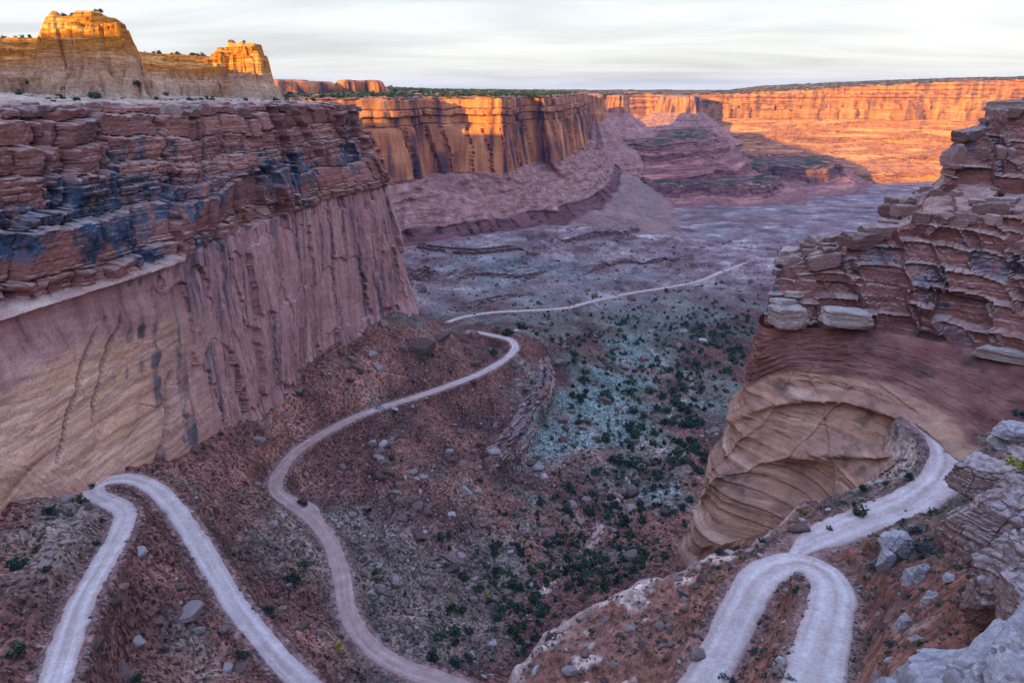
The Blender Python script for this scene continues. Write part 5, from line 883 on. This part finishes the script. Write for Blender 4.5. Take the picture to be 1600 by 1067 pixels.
for a, b, s_, kd, l in [(1070, 930, 0.9, 'dark', 'bluish dark shrub on the near promontory left of the hairpin'), (1030, 955, 0.7, 'sage', 'grey-green shrub on the near promontory beside a pale slab'), (1245, 925, 1.0, 'sage', 'green shrub in the crook of the near hairpin'), (1180, 1015, 0.8, 'dark', 'dark shrub between the two legs of the near hairpin'), (1138, 1062, 1.3, 'dark', 'dark bluish shrub at the bottom edge beside the left hairpin leg'), (1232, 1062, 0.9, 'sage', 'green shrub at the bottom edge between the hairpin legs'), (1445, 868, 1.9, 'dark', 'largest bluish shrub in the gully beside the hairpin'), (1372, 885, 1.1, 'dark', 'round bluish shrub left of the largest one in the gully'), (1430, 830, 1.2, 'dark', 'bluish shrub at the upper end of the gully'), (1455, 845, 1.0, 'dark', 'smaller bluish shrub just above the largest one'), (1330, 880, 0.7, 'sage', 'green shrub on the red bank right of the hairpin'), (1370, 930, 0.7, 'sage', 'low shrub on the red bank below the white blocks'), (1500, 890, 0.9, 'sage', 'yellow-green shrub between white blocks and dark outcrop'), (1460, 800, 1.0, 'sage', 'green shrub where the track meets the gully'), (1585, 725, 1.3, 'gold', 'yellowish shrub on top of the dark outcrop'), (1590, 650, 1.0, 'dark', 'shrub behind the small pale rock at the right edge')]:
    p = hit(a, b, bz_at) if a < 1520 else att(a, b, 70); shrub(p, s_, kd, l)
for a, b, s_, l in [(1340, 803, 1.5, 'largest dark juniper beside the track under the slickrock bowl'), (1315, 770, 0.8, 'small juniper at the foot of the slickrock bowl'), (1348, 765, 0.8, 'round juniper nearest the slickrock overhang'), (1385, 757, 0.6, 'tiny juniper left of the bend of the track'), (1420, 750, 1.1, 'juniper at the inside of the track bend'), (1290, 768, 0.9, 'juniper at the left end of the row below the overhang'), (1270, 782, 0.9, 'juniper on the rubble under the slickrock nose'), (1240, 782, 0.5, 'small juniper on the left of the bowl floor'), (1190, 848, 0.8, 'juniper on the lip of the promontory behind the hairpin'), (1122, 865, 0.7, 'juniper at the promontory edge under the nose'), (1295, 828, 0.6, 'small juniper at the near end of the track')]:
    tree(hit(a, b, bz_at), s_, l, None)
for a, b, s_ in [(760, 930, 1.3), (740, 960, 1.2), (790, 915, 1.1), (820, 935, 1.2), (860, 905, 1.1), (935, 905, 1.4), (900, 925, 1.2), (525, 1012, 2.0), (700, 935, 1.0), (838, 885, 0.9), (815, 845, 0.9), (905, 790, 0.9)]:
    shrub(hit(a, b, gz), s_, 'gold', 'yellow-green shrub beside the middle road at its lower bend' if a == 525 else 'yellow autumn shrub among the junipers of the canyon bottom', None if a == 525 else 'yellow shrubs in the canyon bottom')
for a, b, s_, l in [(612, 718, 1.5, 'lone juniper below the pale split boulder'), (608, 700, 1.1, 'juniper right beside the pale split boulder'), (748, 752, 1.8, 'lone juniper at the foot of the dark ledge on the talus'), (576, 800, 1.4, 'juniper on the slope right of the dark boulder'), (585, 897, 1.4, 'juniper on the slope just right of the middle road'), (568, 920, 1.0, 'small juniper close to the middle road at its straight stretch'), (145, 762, 1.3, 'juniper at the outer edge of the left hairpin bend'), (160, 815, 0.9, 'juniper inside the kink of the left road'), (345, 680, 1.2, 'juniper at the foot of the tan wall'), (318, 703, 1.0, 'small juniper left of the one at the foot of the tan wall'), (150, 852, 1.1, 'juniper left of the left hairpin leg')]:
    tree(hit(a, b, gz), s_, l, None)
# top of the left bench and the ledges of the right cliff
def uz_at(x, y):
    c = np.clip((np.asarray(x, float)+290)/0.80, 0, ux.shape[1]-1.001).astype(int); r = np.clip((np.asarray(y, float)-130)/0.95, 0, ux.shape[0]-1.001).astype(int); return uz[r, c]
x = -290+RS.rand(4000)*190; y = 150+RS.rand(4000)*300; z = uz_at(x, y); P = np.stack([x, y, z], 1); px, py, d = project(P); ix = np.clip(((x+290)/0.80).astype(int), 0, ux.shape[1]-1); iy = np.clip(((y-130)/0.95).astype(int), 0, ux.shape[0]-1)
k = visible(P, 1.08) & (inn[iy, ix] > 6) & ((pr[iy, ix] < 0.1) | (pr[iy, ix] > 0.97)); P, d, up_ = P[k], d[k], pr[iy, ix][k]; o_ = RS.permutation(len(P))[:110]
for j, i in enumerate(o_):
    if up_[i] > 0.9: tree(P[i], 0.7+0.6*RS.rand(), 'small juniper silhouetted on top of the left buttes', 'junipers on top of the left buttes')
    elif j % 3 == 0: tree(P[i], 0.8+1.0*RS.rand(), 'juniper on the pale bench above the left cliff', 'junipers on the left bench')
    else: shrub(P[i], 0.5+0.6*RS.rand(), 'sage', 'grey shrub on the pale bench above the left cliff', 'shrubs on the left bench')
for a, b, l in [(148, 150, 'biggest dark juniper on the left bench below the first butte'), (45, 128, 'juniper on the left bench near the left edge'), (102, 138, 'juniper on the left bench left of the biggest one'), (215, 130, 'juniper at the foot of the gap right of the first butte')]:
    p = hit(a, b+4, uz_at, 180, 420); tree(p, 2.4 if a == 148 else 1.6, l, None)
kb = KBENCH > 0.8; idx = np.argwhere(kb & (KFR < 3.2)); idx = idx[RS.permutation(len(idx))[:400]]; Pk = RIGHTP[idx[:, 0], idx[:, 1]]; Pk = Pk[visible(Pk, 1.05)][:26]
for i, p in enumerate(Pk):
    if i % 4 == 0: tree(p, 0.5+0.5*RS.rand(), 'juniper on the ledges of the right cliff', 'junipers on the right cliff ledges')
    else: shrub(p, 0.35+0.4*RS.rand(), 'dark' if i % 2 else 'sage', 'small shrub on the ledges of the right cliff', 'shrubs on the right cliff ledges')
# scrub on the distant mesa tops reads as one mass
r_ = RS.rand(6000); q_ = RS.randint(MIDP.shape[1]-1, size=6000); rows_ = (MIDP.shape[0]-38+RS.rand(6000)*36).astype(int); P = MIDP[rows_, q_]+(MIDP[rows_, q_+1]-MIDP[rows_, q_])*r_[:, None]; px, py, d = project(P)
k = (px > -50) & (px < 1000) & (d < 2600); P, d = P[k], d[k]; n = len(P)
tag(merged('mesa_scrub', [foliage(600+i, 3, 4, (1, 1, 0.8), 0.5, 0.1)[:2] for i in range(4)], P, (2.0+2.0*RS.rand(n))[:, None]*np.array([[1, 1, 0.75]]), rotz_tilt(n, 0.05), LEAF), 'dark scrub woodland covering the tops of the distant mesas', 'scrub', kind='stuff')
print('plants', time.time()-T0)

# --- the two vehicles
def plain(name, c, rough=0.5, metal=0.0):
    m = MB(name, rough); m.b.inputs['Specular IOR Level'].default_value = 0.5; m.b.inputs['Metallic'].default_value = metal; n = m.noise((3, 3, 3), 3); return m.col(m.mix(c, m.ramp(n, [(0.3, 0.85), (0.7, 1.1)]), 1.0, 'MULTIPLY'))
TYRE = plain('tyre_rubber', (0.02, 0.02, 0.022), 0.9); RIM = plain('wheel_rim', (0.3, 0.3, 0.31), 0.4, 0.6); GLASS = plain('car_glass', (0.015, 0.02, 0.028), 0.08); LAMP = plain('lamp_glass', (0.6, 0.6, 0.58), 0.2); TAIL = plain('tail_lamp', (0.25, 0.02, 0.02), 0.3); TRIM = plain('black_trim', (0.025, 0.025, 0.028), 0.6)
def prism(profile, w0, w1s):
    """side profile (x,z) swept across the width; w1s gives the half width at each point so the cabin tapers"""
    n = len(profile); V = [(x_, -w, z_) for (x_, z_), w in zip(profile, w1s)]+[(x_, w, z_) for (x_, z_), w in zip(profile, w1s)]
    import bmesh
    bm = bmesh.new(); vs = [bm.verts.new(v) for v in V]; bm.faces.new(vs[:n][::-1]); bm.faces.new(vs[n:])
    for i in range(n): j = (i+1) % n; bm.faces.new((vs[i], vs[j], vs[n+j], vs[n+i]))
    bmesh.ops.recalc_face_normals(bm, faces=bm.faces[:]); bmesh.ops.bevel(bm, geom=bm.edges[:], offset=0.045, segments=2, affect='EDGES', clamp_overlap=True); return bm
def bobj(name, bm, mat, parent):
    me = bpy.data.meshes.new(name); bm.to_mesh(me); bm.free(); me.materials.append(mat); return obj(name, me, parent)
def lathe(name, prof, mat, parent, loc, k=20):
    a = np.linspace(0, 2*np.pi, k, endpoint=False); V = np.array([[(r*math.cos(t), yy, r*math.sin(t)) for t in a] for r, yy in prof]).reshape(-1, 3); n = len(prof)
    F = [(i*k+j, i*k+(j+1) % k, (i+1)*k+(j+1) % k, (i+1)*k+j) for i in range(n-1) for j in range(k)]; o = obj(name, mesh_raw(name, V, np.array(F), mat), parent); o.location = loc; return o
def boxbm(x0, x1, y0, y1, z0, z1): return prism([(x0, z0), (x1, z0), (x1, z1), (x0, z1)], 0, [1]*4) if False else _box(x0, x1, y0, y1, z0, z1)
def _box(x0, x1, y0, y1, z0, z1):
    import bmesh
    bm = bmesh.new(); bmesh.ops.create_cube(bm, size=1)
    for v in bm.verts: v.co = ((x0+x1)/2+v.co.x*(x1-x0), (y0+y1)/2+v.co.y*(y1-y0), (z0+z1)/2+v.co.z*(z1-z0))
    return bm
def vehicle(name, label, cat, paint, pickup, roadname, near, shift=0.0):
    R, hw = ROADS[roadname]; i = np.argmin(np.linalg.norm(R-near, axis=1)); t = R[i+1]-R[i-1]; nrm = np.array([t[1], -t[0], 0]); nrm = nrm/np.linalg.norm(nrm)
    p = R[i]+nrm*shift; e = bpy.data.objects.new(name, None); COL.objects.link(e); e.location = (p[0], p[1], R[i][2]+0.16); e.rotation_euler = (0, -math.atan2(t[2], math.hypot(t[0], t[1])), math.atan2(t[1], t[0])); tag(e, label, cat)
    w = 0.93
    bobj('body', prism([(-2.3, 0.42), (2.3, 0.42), (2.36, 0.75), (2.25, 1.02), (0.95, 1.10), (-2.32, 1.10), (-2.36, 0.75)], 0, [w]*7), paint, e)
    if pickup: cab = [(0.95, 1.06), (0.35, 1.72), (-0.75, 1.76), (-0.95, 1.06)]
    else: cab = [(0.98, 1.06), (0.40, 1.74), (-2.0, 1.78), (-2.28, 1.06)]
    bobj('cabin', prism(cab, 0, [0.90, 0.74, 0.74, 0.90]), paint, e)
    ws = bobj('windscreen', prism([(0.99, 1.14), (0.46, 1.70), (0.43, 1.70), (0.95, 1.14)], 0, [0.78, 0.66, 0.66, 0.78]), GLASS, e)
    for sd_ in (-1, 1):
        x0, x1 = (0.70, -0.70) if pickup else (0.70, -1.95); V = np.array([(x0, sd_*0.905, 1.16), (x1, sd_*0.905, 1.16), (x1+0.1, sd_*0.785, 1.64), (x0-0.42, sd_*0.785, 1.64)]); V2 = V+np.array([0, -sd_*0.06, 0])
        obj('side_window', mesh_raw('side_window', np.concatenate([V, V2]), np.array([[0, 1, 2, 3], [4, 7, 6, 5], [0, 4, 5, 1], [1, 5, 6, 2], [2, 6, 7, 3], [3, 7, 4, 0]]), GLASS), e)
        dr = bobj('door', _box(-0.72, 0.62, sd_*0.925-0.02, sd_*0.925+0.02, 0.5, 1.05), paint, e); h = bobj('handle', _box(-0.55, -0.35, sd_*0.95-0.015, sd_*0.95+0.015, 0.93, 0.97), TRIM, dr)
        bobj('headlight', _box(2.28, 2.37, sd_*0.7-0.14, sd_*0.7+0.14, 0.78, 0.92), LAMP, e); bobj('tail_light', _box(-2.38, -2.31, sd_*0.8-0.08, sd_*0.8+0.08, 0.75, 1.0), TAIL, e); bobj('mirror', _box(0.7, 0.85, sd_*1.02-0.09, sd_*1.02+0.09, 1.12, 1.28), TRIM, e)
        for xx in (1.42, -1.42):
            wh = lathe('wheel', [(0.0, -0.1), (0.2, -0.1), (0.24, -0.13), (0.24, 0.13), (0.2, 0.1), (0.0, 0.1)], RIM, e, (xx, sd_*0.82, 0.37)); lathe('tyre', [(0.235, -0.12), (0.34, -0.13), (0.37, -0.09), (0.37, 0.09), (0.34, 0.13), (0.235, 0.12)], TYRE, wh, (0, 0, 0))
    bobj('bumper', _box(2.30, 2.46, -0.88, 0.88, 0.42, 0.62), TRIM, e); bobj('bumper', _box(-2.46, -2.30, -0.88, 0.88, 0.42, 0.62), TRIM, e); bobj('grille', _box(2.33, 2.40, -0.5, 0.5, 0.68, 0.92), TRIM, e)
    if pickup: bobj('cargo_bed', _box(-2.22, -1.05, -0.78, 0.78, 1.095, 1.115), TRIM, e)
    else: bobj('roof_rack', _box(-1.8, 0.2, -0.6, 0.6, 1.80, 1.85), TRIM, e); bobj('rear_window', prism([(-2.27, 1.14), (-2.06, 1.68), (-2.09, 1.70), (-2.31, 1.14)], 0, [0.75, 0.66, 0.66, 0.75]), GLASS, e)
vehicle('off_road_car', 'black boxy off-road car pulled over at a widening of the middle road', 'car', plain('black_paint', (0.018, 0.019, 0.024), 0.3), False, 'mid', at(462, 792, -146.3), 2.6)
vehicle('car', 'light blue car driving along the talus road below the left cliff', 'car', plain('pale_blue_paint', (0.42, 0.58, 0.68), 0.25), False, 'mid', at(593, 638, -158.5), 0.2)
# --- air
hz = MB('haze_air'); hz.N.remove(hz.b); hz.N.remove(hz.geo); pv = hz.N.new('ShaderNodeVolumePrincipled'); pv.inputs['Color'].default_value = (0.32, 0.50, 1.0, 1); pv.inputs['Density'].default_value = 0.000033; pv.inputs['Anisotropy'].default_value = 0.1; hz.L.new(pv.outputs[0], hz.out.inputs['Volume'])
hb = obj('haze', mesh_raw('haze', [(a, b, c) for c in (-374, 145) for b in (-4100, 14100) for a in (-14100, 14100)], np.array([[0, 2, 3, 1], [4, 5, 7, 6], [0, 1, 5, 4], [2, 6, 7, 3], [0, 4, 6, 2], [1, 3, 7, 5]]), hz.m)); tag(hb, 'thin bluish evening haze filling the canyon air', 'haze', kind='stuff')
print('done', time.time()-T0, sum(len(o.data.polygons)*(1 if len(o.data.polygons) and o.data.polygons[0].loop_total == 3 else 2) for o in bpy.data.objects if o.type == 'MESH' and o.get('kind'))/1e6, 'M tris')
